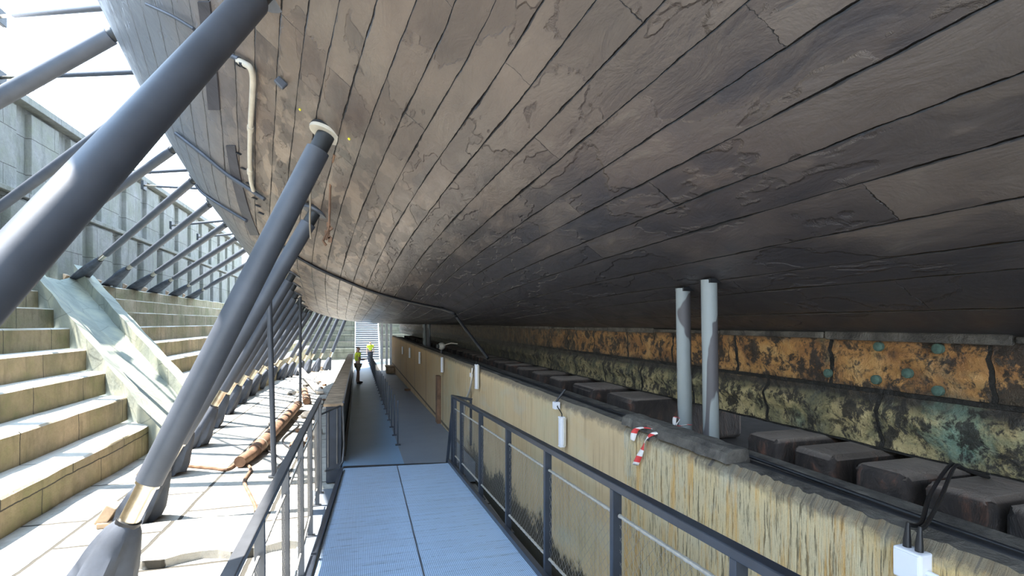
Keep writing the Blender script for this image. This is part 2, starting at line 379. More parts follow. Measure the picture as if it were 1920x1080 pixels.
# ------------------------------------------------------------------ the ground shape
def zfl(Y): return -.4-.02*max(0, Y-9.2)                    # dock floor
def zdk(Y): return -.02*max(0, Y-9.2)                       # level walkway
def zrp(Y): return .0875*(9.2-Y)                            # ramp
def grid_plane(name, x0, x1, ys, zf, mat, nx=4):
    bm = new_bm(); xs = [x0+(x1-x0)*i/nx for i in range(nx+1)]
    g = [[bm.verts.new((x, y, zf(y))) for x in xs] for y in ys]
    for i in range(len(ys)-1):
        for j in range(nx): bm.faces.new((g[i][j], g[i][j+1], g[i+1][j+1], g[i+1][j]))
    return struct(name, bm, mat)
grid_plane('floor', -5.0, 16, [-8, 0, 9.2, 20, 30, 40, 50, 58], zfl, M['floor_stone'], 8)

# stepped dock side (altars) with the opening of the stone slide
X0, RH, TW, NA = -4.6, .55, .75, 8
def altar_x(n): return X0-(n-1)*TW                          # riser n (1..8)
def altar_z(n): return -.4+n*RH
def slide_l(X): return 13.7+(X0-X)*1.1
def slide_r(X): return 17.5+(X0-X)*1.1
def wavy(y, k): return .018*math.sin(y*2.1+k*1.7)+.012*math.sin(y*5.3+k)
bm = new_bm()
for n in range(1, NA+1):
    x = altar_x(n); x2 = altar_x(n+1) if n < NA else -10.7
    z0 = altar_z(n-1) if n > 1 else -1.5; z1 = altar_z(n)
    xm = (x+x2)/2
    for ya, yb in ((-8, slide_l(xm)), (slide_r(xm), 58)):
        N = max(2, int((yb-ya)/.45)); prev = None
        for i in range(N+1):
            y = ya+(yb-ya)*i/N; wv = wavy(y, n)
            cur = [bm.verts.new((x+wv*.5, y, z0)), bm.verts.new((x+wv, y, z1-.03)), bm.verts.new((x+wv-.03, y, z1+wv*.4)), bm.verts.new((x2-.05, y, z1))]
            if prev:
                for a in range(3): bm.faces.new((prev[a], cur[a], cur[a+1], prev[a+1]))
            else:
                c0 = [bm.verts.new((x2-.05, y, z0))]; bm.faces.new(cur+c0)
            prev = cur
        bm.faces.new(prev+[bm.verts.new((x2-.05, yb, z0))])
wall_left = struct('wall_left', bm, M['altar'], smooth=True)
# upper wall with pilasters and a walkway ledge
bm = new_bm()
box(bm, (-11.2, 25, 5.3), (1.0, 66, 2.7))
box(bm, (-12.1, 25, 7.1), (1.4, 66, 6.4))
for i in range(24):
    y = -6+i*2.6
    box(bm, (-10.60, y+.8, 5.25), (.30, 1.75, 2.5)); box(bm, (-11.34, y+.8, 8.3), (.26, 1.75, 3.3))
box(bm, (-11.0, 25, 6.72), (1.0, 66, .16)); box(bm, (-11.7, 25, 10.25), (1.4, 66, .26))
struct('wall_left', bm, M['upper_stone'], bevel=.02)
# far end wall of the dock, stepped, and right side of the dock behind the keel
bm = new_bm()
for k in range(12):
    box(bm, (2, 55.5+k*.7+6, -1.5+(k+1)*.5), (32, 12, 1.6+k*.45))
struct('wall_end', bm, M['end_stone'])
bm = new_bm()
for n in range(1, 13):
    box(bm, (12.2+n*.75+4, 25, -.4+n*.55-.9), (8, 66, 1.8))
struct('wall_right', bm, M['altar'])

# stone slide cutting down through the steps
sl = thing('stone_slide', 'wide grey-green cracked stone slide running down through the steps on the left', 'stone slide', (X0, 15.5, -.4))
SLZ = lambda X: -.55+(X0+.35-X)*(RH/TW)*1.06
def slide_strip(name, fy0, fy1, dz0, dz1, mat, dd=.25, x0=X0+.45, x1=-10.1):
    bm = new_bm(); prev = None; N = 22
    for i in range(N+1):
        X = x0+(x1-x0)*i/N; z = SLZ(X); wv = .05*math.sin(i*1.7)
        ya = fy0(X)+wv; yb = fy1(X)+wv
        cur = [bm.verts.new(p) for p in ((X, ya, z+dz0), (X, yb, z+dz1), (X, yb, z-dd-.9), (X, ya, z-dd-.9))]
        if prev:
            for a in range(4): bm.faces.new((prev[a], cur[a], cur[(a+1) % 4], prev[(a+1) % 4]))
        else: bm.faces.new(cur)
        prev = cur
    bm.faces.new(prev)
    o = link(name, bm, mat, sl); o.matrix_parent_inverse = Matrix.Translation((-sl.location.x, -sl.location.y, -sl.location.z)); return o
slide_strip('cheek', lambda X: slide_l(X)-.05, lambda X: slide_l(X)+.75, .62, .42, M['slide'])
slide_strip('bed', lambda X: slide_l(X)+.7, lambda X: slide_l(X)+2.2, .10, .0, M['slide'])
slide_strip('bed', lambda X: slide_l(X)+2.15, lambda X: slide_r(X)-.65, .0, .22, M['slide'])
slide_strip('cheek', lambda X: slide_r(X)-.7, lambda X: slide_r(X)+.1, .66, .66, M['slide'])

# quay ground beyond the dock edge
bm = new_bm(); box(bm, (-62, 25, 9.6), (100, 160, 1.3)); struct('floor', bm, M['render'])
bm = new_bm(); box(bm, (-6, 110, 8.1), (140, 90, 1)); struct('floor', bm, M['render'])

# ------------------------------------------------------------------ hull
ST = [(-8, 6.4, 9.2, 1.15), (3, 6.9, 8.7, 1.18), (6, 7.1, 8.5, 1.22), (8.7, 7.3, 8.4, 1.36), (11.4, 7.5, 8.3, 1.8), (14.1, 7.7, 8.2, 1.95),
      (16.8, 7.8, 8.1, 2.05), (19.5, 7.85, 8, 2.3), (22.2, 7.9, 8, 2.5), (24.9, 7.9, 8, 2.8), (27.6, 7.85, 8, 3.1), (30.3, 7.6, 8, 3.3),
      (35, 6.4, 8.1, 3.0), (39, 4.3, 8.2, 2.5), (42, 2.1, 8.4, 1.9), (44, .5, 8.6, 1.4)]
def lerp_tab(tab, y, k):
    if y <= tab[0][0]: return tab[0][k]
    for a, b in zip(tab, tab[1:]):
        if y <= b[0]: t = (y-a[0])/(b[0]-a[0]); return a[k]*(1-t)+b[k]*t
    return tab[-1][k]
def hull_par(y): return [sum(lerp_tab(ST, y+d, k) for d in (-1.5, -.75, 0, .75, 1.5))/5 for k in (1, 2, 3)]
ZK = 2.43; XK = 3.2
def hull_sec(y, N=64):
    W, H, n = hull_par(y); pts = []
    for i in range(N+1):
        th = math.pi/2*i/N
        pts.append((XK-W*math.sin(th)**(2/n) if i else XK, ZK+(H-ZK)*(1-max(0, math.cos(th))**(2/n))))
    for k in range(1, 9): pts.append((XK-W+.02*k*k*W/7, H+.6*k))
    return pts
GV = [0, .33, .65, .82, 1.06, 1.33, 1.56, 1.80, 2.02, 2.24, 2.46, 2.68, 2.87, 3.07, 3.26, 3.48, 3.70, 3.94, 4.15, 4.36]
SPREAD = [(-8, -.15), (2, -.03), (3, 0), (4.5, .12), (5.5, .19), (7.6, .31), (10.6, .42), (16.5, .6), (23, .78), (30, .8), (36, .5), (44, -.4)]
def plank_v(g, Y):
    """number of planks between the keel and girth g at station Y"""
    c = lerp_tab(SPREAD, Y, 1); g = g if g < 2.2 else 2.2+(g-2.2)/(1+c)
    if g >= GV[-1]: return len(GV)-1+(g-GV[-1])/.225
    for i in range(len(GV)-1):
        if g < GV[i+1]: return i+(g-GV[i])/(GV[i+1]-GV[i])
hull = thing('ship_hull', 'huge brown-grey planked underside of a wooden ship resting over the dock', 'ship', (3.45, 20, 1.69))
def put(o, root):
    o.parent = root; o.matrix_parent_inverse = Matrix.Translation(-Vector(root.location)); return o
bm = new_bm(); uvl = bm.loops.layers.uv.new('UVMap')
Ys = []; y = -7.5
while y < 44.2: Ys.append(y); y += .3 if y < 30 else .5
for side in (0, 1):
    g = []
    for y in Ys:
        s = hull_sec(y, 150); acc = 0; row = []
        for i, (x, z) in enumerate(s):
            if i: acc += math.hypot(x-s[i-1][0], z-s[i-1][1])
            xx = x if side == 0 else 6.9-x
            row.append((bm.verts.new((xx, y, z)), plank_v(acc, y)))
        g.append(row)
    for i in range(len(Ys)-1):
        for j in range(len(g[0])-1):
            q = (g[i][j], g[i+1][j], g[i+1][j+1], g[i][j+1]); uv = ((Ys[i], q[0][1]), (Ys[i+1], q[1][1]), (Ys[i+1], q[2][1]), (Ys[i], q[3][1]))
            f = bm.faces.new([a[0] for a in q]); f.smooth = True
            for l_, c in zip(f.loops, uv): l_[uvl].uv = c
    if side == 0: G0 = g
for i in range(len(Ys)-1):     # deck
    bm.faces.new((G0[i][-1][0], G0[i+1][-1][0], g[i+1][-1][0], g[i][-1][0]))
    f = bm.faces.new((G0[i][0][0], G0[i+1][0][0], g[i+1][0][0], g[i][0][0]))
from mathutils.bvhtree import BVHTree
bm.normal_update(); BVH = BVHTree.FromBMesh(bm)
put(link('planking', bm, M['hull']), hull)
def hit(px, py, off=0.0):
    """point of the hull seen along a sight line, lifted off the planks by off"""
    p, nrm, _, _ = BVH.ray_cast(Vector((0, 0, EYE)), ray(px, py).normalized())
    while p is None:
        px += 3; p, nrm, _, _ = BVH.ray_cast(Vector((0, 0, EYE)), ray(px, py).normalized())
    if nrm.dot(ray(px, py)) > 0: nrm = -nrm
    return p+nrm*off
def hull_z(X, Y):
    p, n, _, _ = BVH.ray_cast(Vector((X, Y, -2)), Vector((0, 0, 1))); return p.z if p else 2.6
# keel with lumpy near face
bm = new_bm(); rnd = random.Random(3)
yy = [-6+i*.11 for i in range(160)]+[11.6+i*.6 for i in range(52)]; zz_ = [1.69+.74*j/12 for j in range(13)]
g = [[bm.verts.new((3.2+rnd.uniform(-.02, .014)-(.03 if 2 < j < 5 else 0), y, z)) for j, z in enumerate(zz_)] for y in yy]
for i in range(len(yy)-1):
    for j in range(12): bm.faces.new((g[i][j], g[i+1][j], g[i+1][j+1], g[i][j+1]))
box(bm, (3.47, 18.2, 2.06), (.48, 48.4, .74))
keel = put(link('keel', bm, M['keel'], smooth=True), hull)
bm = new_bm()
for i in range(46):
    y = 44.1-i*1.1; box(bm, (3.19, y, 2.412), (.05, 1.085, .035+.012*(i % 3)))
shoe = put(link('garboard_strip', bm, M['ledge'], bevel=.01), hull)
for px, py in ((1646, 650), (1551, 700), (1641, 712), (1757, 733), (1757, 654), (1700, 700)):
    p = at_x(px, py, 3.18); bm = new_bm(); s = .03
    tube(bm, [p+Vector((.02, 0, 0)), p-Vector((.004, 0, 0)), p-Vector((.010, 0, 0))], [s, s, s*.7], 14)
    link('stud', bm, M['green_stud'], keel, smooth=True)

# ------------------------------------------------------------------ things fixed to the hull
def hull_tube(name, pts, r, mat, off, parent=None, k=6, n=10):
    P = smoothpath([hit(x, y, off) for x, y in pts], k); bm = new_bm(); tube(bm, P, r, n)
    return link(name, bm, mat, parent, smooth=True)
def hull_strip(name, pts, wpx, off, th, mat, ticks=0):
    bm = new_bm(); L = [hit(x, y, off) for x, y in pts]; L = smoothpath(L, 5)
    R = smoothpath([hit(x+wpx, y, off) for x, y in pts], 5); L2 = smoothpath([hit(x, y, 0) for x, y in pts], 5); R2 = smoothpath([hit(x+wpx, y, 0) for x, y in pts], 5)
    rows = [[bm.verts.new(v) for v in (a, b, c, d)] for a, b, c, d in zip(L, R, R2, L2)]
    for i in range(len(rows)-1):
        for a in range(4): bm.faces.new((rows[i][a], rows[i+1][a], rows[i+1][(a+1) % 4], rows[i][(a+1) % 4]))
    bm.faces.new(rows[0]); bm.faces.new(rows[-1])
    return put(link(name, bm, mat), hull)
M['strap'] = simple('dark_metal_strap', (.05, .048, .06), .5, .2, .3, 4, .3)
hull_strip('metal_strap', [(373, 2), (380, 60), (386, 130), (392, 205)], 22, .02, .02, M['strap'])
hull_strip('metal_strap', [(425, 272), (436, 335), (452, 395), (470, 440)], 17, .02, .02, M['strap'])
for i in range(9):
    y = 285+i*14; x = 441+i*4.3+ (i*i)*.12
    if y > 330 or i % 2 == 0:
        hull_strip('rung_mark', [(x+2, y), (x+10, y+4)], 3, .03, .02, M['cable'])
put(hull_tube('rail_pipe', [(282, 4), (330, 26), (371, 50)], .02, M['prop'], .05), hull)
put(hull_tube('rail_pipe', [(335, 248), (384, 286), (430, 324), (470, 350), (500, 370)], .035, M['prop'], .05), hull)
put(hull_tube('rail_pipe', [(412, 86), (432, 96), (455, 106)], .028, M['prop'], .05), hull)
put(hull_tube('rail_pipe', [(355, 345), (385, 362), (420, 385), (465, 412)], .03, M['prop'], .04), hull)
t = thing('drain_pipe', 'cream plastic drain pipe with an elbow clipped upright on the hull side', 'pipe', hit(478, 230))
put(hull_tube('pipe', [(455, 108), (470, 115), (478, 122), (482, 140), (480, 180), (476, 232), (474, 290), (475, 330), (480, 353)], .034, M['pipe_cream'], .06), t)
for (x, y) in ((455, 110), (463, 113), (476, 232), (474, 314)):
    bm = new_bm(); p = hit(x, y, .06); q = hit(x+(5 if y < 120 else 0), y+(2 if y < 120 else 7), .06); tube(bm, [p, q], .043, 12); put(link('pipe_collar', bm, M['cable'] if y < 120 else M['pipe_cream'], smooth=True), t)
bm = new_bm(); p = hit(533, 150, .05); nrm = (p-hit(533, 150)).normalized(); d, a, b_ = frame(nrm)
box(bm, p, (.05, .11, .08), Matrix((a, b_, d)).transposed()); o = link('fixing_block', bm, M['prop'], bevel=.012); put(o, hull)
for x, y in ((563, 205), (655, 260)):
    p = hit(x, y, .0); q = hit(x, y, .012); bm = new_bm(); tube(bm, [p, q], .014, 12); put(link('yellow_marker', bm, M['yellow']), hull)
c = hull_tube('black_cable', [(548, 474), (600, 503), (650, 525), (700, 545), (760, 562), (830, 577)], .03, M['cable'], .03)
tag(c, 'thick black cable curving along the hull above the row of props', 'cable')
bm = new_bm(); p = hit(830, 577, .03); pe = at_x(915, 672, 2.3); tube(bm, smoothpath([p, hit(852, 583, .05), at_x(860, 600, 1.9), pe], 6), .03, 8)
tag(link('black_cable', bm, M['cable'], smooth=True), 'black cable slanting from the hull down to the top of the concrete wall', 'cable')
for pts, r, lab, mt in (([(583, 318), (582, 370), (581, 420), (583, 448)], .012, 'pale thin rope hanging from the hull beside the second prop', 'rope'),
                        ([(627, 290), (620, 340), (618, 390), (616, 430), (611, 450)], .016, 'dark frayed rope with a knotted end hanging from the hull', 'iron')):
    bm = new_bm(); P = [at_y(x, y, 7.4) for x, y in pts]; P[0] = hit(*pts[0]); tube(bm, smoothpath(P, 5), r, 8)
    if mt == 'iron':
        for k in range(5): box(bm, P[3]+Vector((.02*math.sin(k*2), .01, .06-.05*k)), (.05, .04, .07), Matrix.Rotation(k*.8, 3, 'Y'))
        tube(bm, [P[3], P[3]+Vector((-.07, 0, -.16)), P[3]+Vector((-.03, 0, -.22))], .018, 8)
    tag(link('rope', bm, M[mt], smooth=True), lab, 'rope')

# ------------------------------------------------------------------ props
ORD = ['nearest', 'second', 'third', 'fourth', 'fifth', 'sixth', 'seventh', 'eighth', 'ninth', 'tenth', 'eleventh', 'twelfth', 'thirteenth', 'fourteenth', 'fifteenth', 'sixteenth', 'seventeenth', 'eighteenth']
def make_prop(head, low, zbase, label, group, r=.12, boot=True, stick=.42, plate=.2, seed=0, name='hull_prop', tele=None):
    head = Vector(head); low = Vector(low); d = (low-head).normalized()
    tb = (zbase-head.z)/d.z; base = head+d*tb
    root = thing(name, label, 'prop', base, group); R = random.Random(seed)
    P = lambda s: head+d*s
    se = (low-head).length; L0 = se-stick
    def ad(n_, bm, m, **k): return put(link(n_, bm, m, **k), root)
    # plate against the hull, neck, tube
    bm = new_bm(); dd = d.lerp(Vector((-.35, -.2, -1)), .45).normalized()
    tube(bm, [head-dd*.02, head+dd*.0, head+dd*.015], [plate, plate, plate*.96], 28); hpl = ad('head_plate', bm, M['pipe_cream'] if plate > .18 and seed == 1 else M['prop'], smooth=True)
    bm = new_bm(); tube(bm, [head-dd*.05, head-dd*.021], [plate*.98, plate*1.02], 28); link('pad', bm, M['prop_dark'], hpl, smooth=True)
    bm = new_bm(); tube(bm, [P(0), P(.25)], r*.78, 18); ad('neck', bm, M['prop_dark'], smooth=True)
    bm = new_bm(); tube(bm, [P(.2), P(.205), P(L0*.5), P(L0-.005), P(L0)], [r*.92, r, r*1.02, r, r*.94], 24); ad('outer_tube', bm, M['prop'], smooth=True)
    bm = new_bm(); tube(bm, [P(L0-.1), P(se+.25)], r*.74, 20); st = ad('inner_tube', bm, M['steel'], smooth=True)
    bm = new_bm(); tube(bm, [P(L0), P(L0+.03)], r*.9, 20); ad('collar', bm, M['steel'], smooth=True)
    # canvas boot: draped sleeve over the screw jack
    Lb = tb-se
    if boot and Lb > .15:
        bm = new_bm(); rings = []; N = 28; K = 12; _, a, b_ = frame(d)
        ph = R.uniform(0, 6)
        for i in range(K+1):
            u = i/K; c0 = P(se)+(base-P(se))*u; c0 = c0+Vector((0.10*u*u, 0, 0)); c0.z = P(se).z+(zbase+.02-P(se).z)*u
            rr = r*.82+(r*1.95)*(u**.65)*(1-.18*max(0, u-.75)*4)
            ring = []
            for k in range(N):
                th = 2*math.pi*k/N; fold = 1+(.06+.30*u)*(.5*math.sin(4*th+ph+u)+.35*math.sin(7*th+ph*2+u*3)+.2*math.sin(11*th-ph+u*5))
                if i == K: cz = .05*math.sin(3*th+ph)
                else: cz = 0
                dr = a*math.cos(th)+b_*math.sin(th); dr = dr.lerp(Vector((dr.x, dr.y, 0)), u)
                v = c0+dr*rr*fold; v.z += cz; v.z = max(v.z, zbase+.012)
                ring.append(bm.verts.new(v))
            rings.append(ring)
        for i in range(K):
            for k in range(N): bm.faces.new((rings[i][k], rings[i][(k+1) % N], rings[i+1][(k+1) % N], rings[i+1][k]))
        bm.faces.new(rings[0])
        bt = ad('canvas_boot', bm, M['boot'], smooth=True)
        bm = new_bm(); tube(bm, [P(se-.02), P(se+.05)], r*.9, 18); link('boot_tie', bm, M['cable'], bt, smooth=True)
    bm = new_bm(); nb = Vector((d.x, d.y, 0)); 
    box(bm, base+Vector((-.10, .0, .04)), (.52, .32, .08)); box(bm, base+Vector((-.27, 0, .16)), (.14, .26, .30), Matrix.Rotation(.55, 3, 'Y')); ad('footing', bm, M['wood'], bevel=.015)
    return root
HX = [(6, -.34), (8.7, -.665), (11.4, -1.35), (14.1, -1.6), (16.8, -1.86), (19.5, -2.08), (22.2, -2.24), (24.9, -2.36), (27.6, -2.45), (30.3, -2.45), (33, -2.2), (34.5, -1.95), (36, -1.55), (37.4, -1.15), (38.8, -.6), (40.2, .1)]
LX = [(-2.2, .51), (-2.75, .37), (-3.17, .42), (-3.38, .46)]
for i, (Y, X) in enumerate(HX):
    z = hull_z(X, Y)-.03
    if i < 4: low = (LX[i][0], Y, LX[i][1])
    else:
        zl = zfl(Y)+.95; low = (X-1.45-.12*(z-zl), Y, zl)
    make_prop((X, Y, z), low, zfl(Y), '%s dark grey steel prop in the lower row slanting from dock floor to hull' % ORD[i], 'steel props from the dock floor', r=.118 if i else .125, seed=i+1, plate=.19 if i == 0 else .2)
# the big near prop crossing the upper left
lo = Vector((-1.61, 2.99, 2.71)); dv = Vector((.843, 1.31, 2.25)); k = .9
while hull_z(lo.x+dv.x*k, lo.y+dv.y*k) > lo.z+dv.z*k+.03 and k < 1.6: k += .01
make_prop(lo+dv*k, lo-dv*1.03, -.4, 'thickest foreground steel prop with a blue sheen crossing the upper left', 'big foreground prop', r=.118, seed=40)
# upper rows, standing on the top altar
UP = [(326, 274, 14.6, 19.0), (355, 333, 15.9, 23.0), (381, 378, 17.5, 25.5), (415, 417, 20.0, 28.0), (437, 443, 21.8, 30.4), (455, 465, 23.5, 33.5), (472, 484, 25.4, 36.4)]
def outer(px, py, Y):
    """point on the outer side of the hull near a sight line at station Y"""
    z = at_y(px, py, Y).z; p, n, _, _ = BVH.ray_cast(Vector((-9, Y, z)), Vector((1, 0, 0))); return p-Vector((.02, 0, 0))
UPL = 'upper row of steel props standing on the top step at left'
h = outer(207, 55, 11.35)
make_prop(h, h.lerp(Vector((-10.2, 12.4, 4.0)), .80), 4.0, 'topmost pale blue prop, reaching from hull edge to the upper left border', UPL, r=.15, seed=50, stick=.4)
h = outer(285, 178, 13.2)
make_prop(h, h.lerp(Vector((-10.2, 16.2, 4.0)), .76), 4.0, 'blue-lit upper prop passing behind the thickest foreground prop', UPL, r=.11, seed=51, stick=.4)
for i, (px, py, Y, Yb) in enumerate(UP):
    h = outer(px, py, Y); b_ = Vector((-10.2, Yb, 4.0))
    make_prop(h, h.lerp(b_, .72), 4.0, '%s of the upper left props whose canvas boots stand on the top step' % ('first' if i == 0 else ORD[i]), UPL, r=.105, seed=60+i, stick=.55)
# nearly level struts from the topsides to the quay
for i, (p0, y0, p1, y1, Y0, Y1, r) in enumerate(((240, 125, 0, 146, 14, 16, .10), (130, 0, 0, 31, 11, 12.5, .10), (345, 312, 193, 328, 19, 23, .09), (372, 352, 270, 348, 22, 27, .09), (411, 408, 322, 423, 24, 30, .09), (440, 432, 372, 445, 27, 34, .09))):
    a = at_y(p0, y0, Y0); a.x = max(a.x, -4.6); h = outer(p0, y0, Y0); q = at_x(p1, y1, -10.6) if i < 2 else at_x(p1, y1, -10.5)
    q.z = min(max(q.z, 6.85), 12) if i > 1 else q.z
    bm = new_bm(); root = thing('strut', '%s of the thin level struts between hull side and dock wall' % ('lower front' if i == 0 else 'uppermost front' if i == 1 else ORD[i-1]), 'strut', q, 'level struts high between hull and dock wall')
    tube(bm, [h, h.lerp(q, .8)], r*.7, 14); put(link('outer_tube', bm, M['prop'], smooth=True), root)
    bm = new_bm(); tube(bm, [h.lerp(q, .79), q], r*.5, 14); put(link('inner_tube', bm, M['steel'], smooth=True), root)
    bm = new_bm(); box(bm, q, (.12, .45, .45)); put(link('wall_plate', bm, M['prop_dark'], bevel=.01), root)
# thin upright poles from floor to hull
for (px, pt, pb, Y, r, lab) in ((514, 440, 900, 10.6, .05, 'slim upright grey pole between the near props and the left railing'), (563, 585, 752, 20.4, .05, 'thin dark upright pole further along the row of props')):
    X = at_y(px, pb, Y).x; z0 = zfl(Y); zt = hull_z(X, Y)-.02
    root = thing('upright_pole', lab, 'pole', (X, Y, z0))
    bm = new_bm(); tube(bm, [(X-.12 if r and Y < 12 else X, Y, zt), (X, Y, z0+.03)], r, 12); put(link('pole', bm, M['prop'], smooth=True), root)
    bm = new_bm(); tube(bm, [(X, Y, z0+.03), (X, Y, z0)], .11, 16); put(link('foot_plate', bm, M['prop_dark'], smooth=True), root)
# pairs of grey pipes beside the keel
def shore(X, Y, z0, lab, r=.058):
    root = thing('support_pipe', lab, 'pipe', (X, Y, z0), 'upright support pipes by the keel'); zt = hull_z(X, Y)
    bm = new_bm(); tube(bm, [(X-.02, Y, zt), (X, Y, z0+.02)], r, 20); put(link('pipe', bm, M['shore_pipe'], smooth=True), root)
    bm = new_bm(); tube(bm, [(X, Y, z0), (X, Y, z0+.025)], r*1.25, 20); put(link('base_flange', bm, M['shore_pipe'], smooth=True), root)
    bm = new_bm(); box(bm, (X, Y, zt-.01), (.11, .12, .03)); put(link('head_pad', bm, M['cable']), root)
shore(2.45, 3.14, 1.61, 'pale grey peeling pipe, nearer and right one of the near pair by the keel', .056)
shore(2.50, 3.52, 1.61, 'grey peeling pipe, left and farther one of the near pair by the keel', .056)
shore(2.42, 18.4, 1.61, 'right dark pipe of the distant pair above the concrete wall', .07)
shore(2.42, 19.6, 1.61, 'left dark pipe of the distant pair above the concrete wall', .07)

# ------------------------------------------------------------------ concrete wall beside the walkway
bm = new_bm()
def rough_wall(bm, y0, y1, step, chip):
    R = random.Random(5); N = int((y1-y0)/step); prev = None
    for i in range(N+1):
        y = y0+(y1-y0)*i/N; zt = 1.70-chip*R.random(); xt = 2.02+chip*.5*R.random()
        cur = [bm.verts.new(v) for v in ((2.02, y, -1.3), (2.02, y, .6), (2.02, y, 1.5), (2.02, y, zt-.05), (xt+.03, y, zt), (2.15, y, 1.695), (2.17, y, 1.615), (2.62, y, 1.61), (2.62, y, -1.3))]
        if prev:
            for a in range(9): bm.faces.new((prev[a], cur[a], cur[(a+1) % 9], prev[(a+1) % 9]))
        else: bm.faces.new(cur)
        prev = cur
    bm.faces.new(prev)
def paint_top(o, n):
    me = o.data
    for p in me.polygons:
        if abs(p.normal.z) > .6 or p.center.x > 2.2: p.material_index = 1
rough_wall(bm, -6, 3.64, .03, .018); o = struct('wall_keelside', bm, [M['wall_near'], M['ledge']]); paint_top(o, 0)
bm = new_bm(); rough_wall(bm, 3.64, 33, .25, .012); o = struct('wall_keelside', bm, [M['wall_far'], M['ledge']]); paint_top(o, 0)
# lower ledge carrying the keel blocks
bm = new_bm(); box(bm, (4.6, 19, .35), (4.0, 50, 1.7)); struct('floor', bm, M['pit'])
# broken slab lying on the wall top
bm = new_bm(); R = random.Random(9); N = 14; prev = None
for i in range(N+1):
    y = 2.45+1.2*i/N; zt = 1.765+.012*R.random(); xa = 2.0+.03*R.random()
    cur = [bm.verts.new(v) for v in ((xa, y, 1.69), (xa+.01, y, zt-.02), (xa+.05, y, zt), (2.16, y, zt), (2.18, y, 1.69))]
    if prev:
        for a in range(5): bm.faces.new((prev[a], cur[a], cur[(a+1) % 5], prev[(a+1) % 5]))
    else: bm.faces.new(cur)
    prev = cur
bm.faces.new(prev); tag(link('stone_slab', bm, M['ledge']), 'long sooty broken slab lying on top of the peeling wall', 'slab')
bm = new_bm(); tube(bm, [(2.225, -5+i*1.0, 1.652+.004*math.sin(i*1.3)) for i in range(20)]+[(2.225, 15+i*3, 1.652) for i in range(6)], .036, 14)
cp = tag(link('black_pipe', bm, M['cable'], smooth=True), 'black pipe running along the top of the concrete wall', 'pipe')
bm = new_bm(); tube(bm, [(2.275, -5+i*.5, 1.682+.008*math.sin(i*.9)) if i % 1 == 0 else 0 for i in range(50)], .011, 8)
tag(link('black_cable', bm, M['cable'], smooth=True), 'thin black cable laid just behind the black pipe on the wall', 'cable')

# keel blocks
BY = [.15, .53, .9, 1.25, 1.6, 1.975, 2.41, 2.83, 4.78, 5.75]+[6.8+.85*i for i in range(31)]
NM = {3: 'keel block cut by the right edge of the photo', 4: 'dusty keel block with two black cables hanging over its front', 5: 'dusty square keel block, second left of the cables', 6: 'small dusty keel block, third left of the cables', 7: 'rust-streaked keel block just right of the grey pipes', 8: 'sooty keel block just left of the grey pipes', 9: 'reddish keel block second left of the grey pipes'}
for i, y in enumerate(BY):
    R = random.Random(i); bm = new_bm(); L = .31 if i < 8 else .62 if i < 10 else .45
    vs = box(bm, (3.45, y+L/2, 1.45), (1.40+R.uniform(-.03, .03), L, .485))
    bmesh.ops.bevel(bm, geom=bm.edges[:], offset=.05, segments=4, profile=.5, affect='EDGES')
    for v in bm.verts: v.co += Vector((R.uniform(-.009, .009), R.uniform(-.009, .009), R.uniform(-.007, .004)))
    o = link('keel_block', bm, M['block'], smooth=True)
    tag(o, NM.get(i, 'sooty keel block in the distant dark row under the keel' if i > 9 else 'keel block beyond the right edge of the photo'), 'keel block', 'timber blocks under the keel')
# cables over the block and white junction box
bx = at_x(1712, 1058, 2.0); root = thing('junction_box', 'white plastic junction box on the peeling wall at lower right', 'electrical box', bx)
bm = new_bm(); box(bm, bx, (.07, .105, .115)); put(link('box_body', bm, M['white'], bevel=.008), root)
bm = new_bm(); box(bm, bx-Vector((.037, 0, 0)), (.008, .09, .1)); put(link('lid', bm, M['white'], bevel=.003), root)
bm = new_bm(); tube(bm, [bx+Vector((0, -.05, -.01)), bx+Vector((0, -.085, -.012))], .012, 10); put(link('side_gland', bm, M['white'], smooth=True), root)
for k, dy in enumerate((.022, -.022)):
    bm = new_bm(); tube(bm, [bx+Vector((0, dy, .055)), bx+Vector((0, dy, .085)), bx+Vector((.005, dy, .15))], [.014, .013, .006], 12); put(link('cable_gland', bm, M['cable'], smooth=True), root)
    P_ = [at_x(1727+12*k, 980, 2.10), at_x(1745+19*k, 925+8*k, 2.42), at_x(1781+9*k, 873+2*k, 2.73)]
    e = P_[2]+Vector((.12, .03, -.03)); e.z = max(e.z, 1.705)
    bm = new_bm(); tube(bm, smoothpath([bx+Vector((.005, dy, .14))]+P_+[e, Vector((e.x+.25, e.y+.05, 1.705))], 7), .0085, 8)
    tag(link('black_cable', bm, M['cable'], smooth=True), ('left' if k == 0 else 'right')+' one of two black cables looping from the lower right box over a keel block', 'cable')
bm = new_bm(); tube(bm, smoothpath([bx+Vector((0, -.08, -.012)), bx+Vector((.0, -.14, -.03)), bx+Vector((0, -.22, -.10)), bx+Vector((0, -.3, -.3))], 6), .006, 8)
tag(link('black_cable', bm, M['cable'], smooth=True), 'short black lead leaving the right side of the white junction box', 'cable')

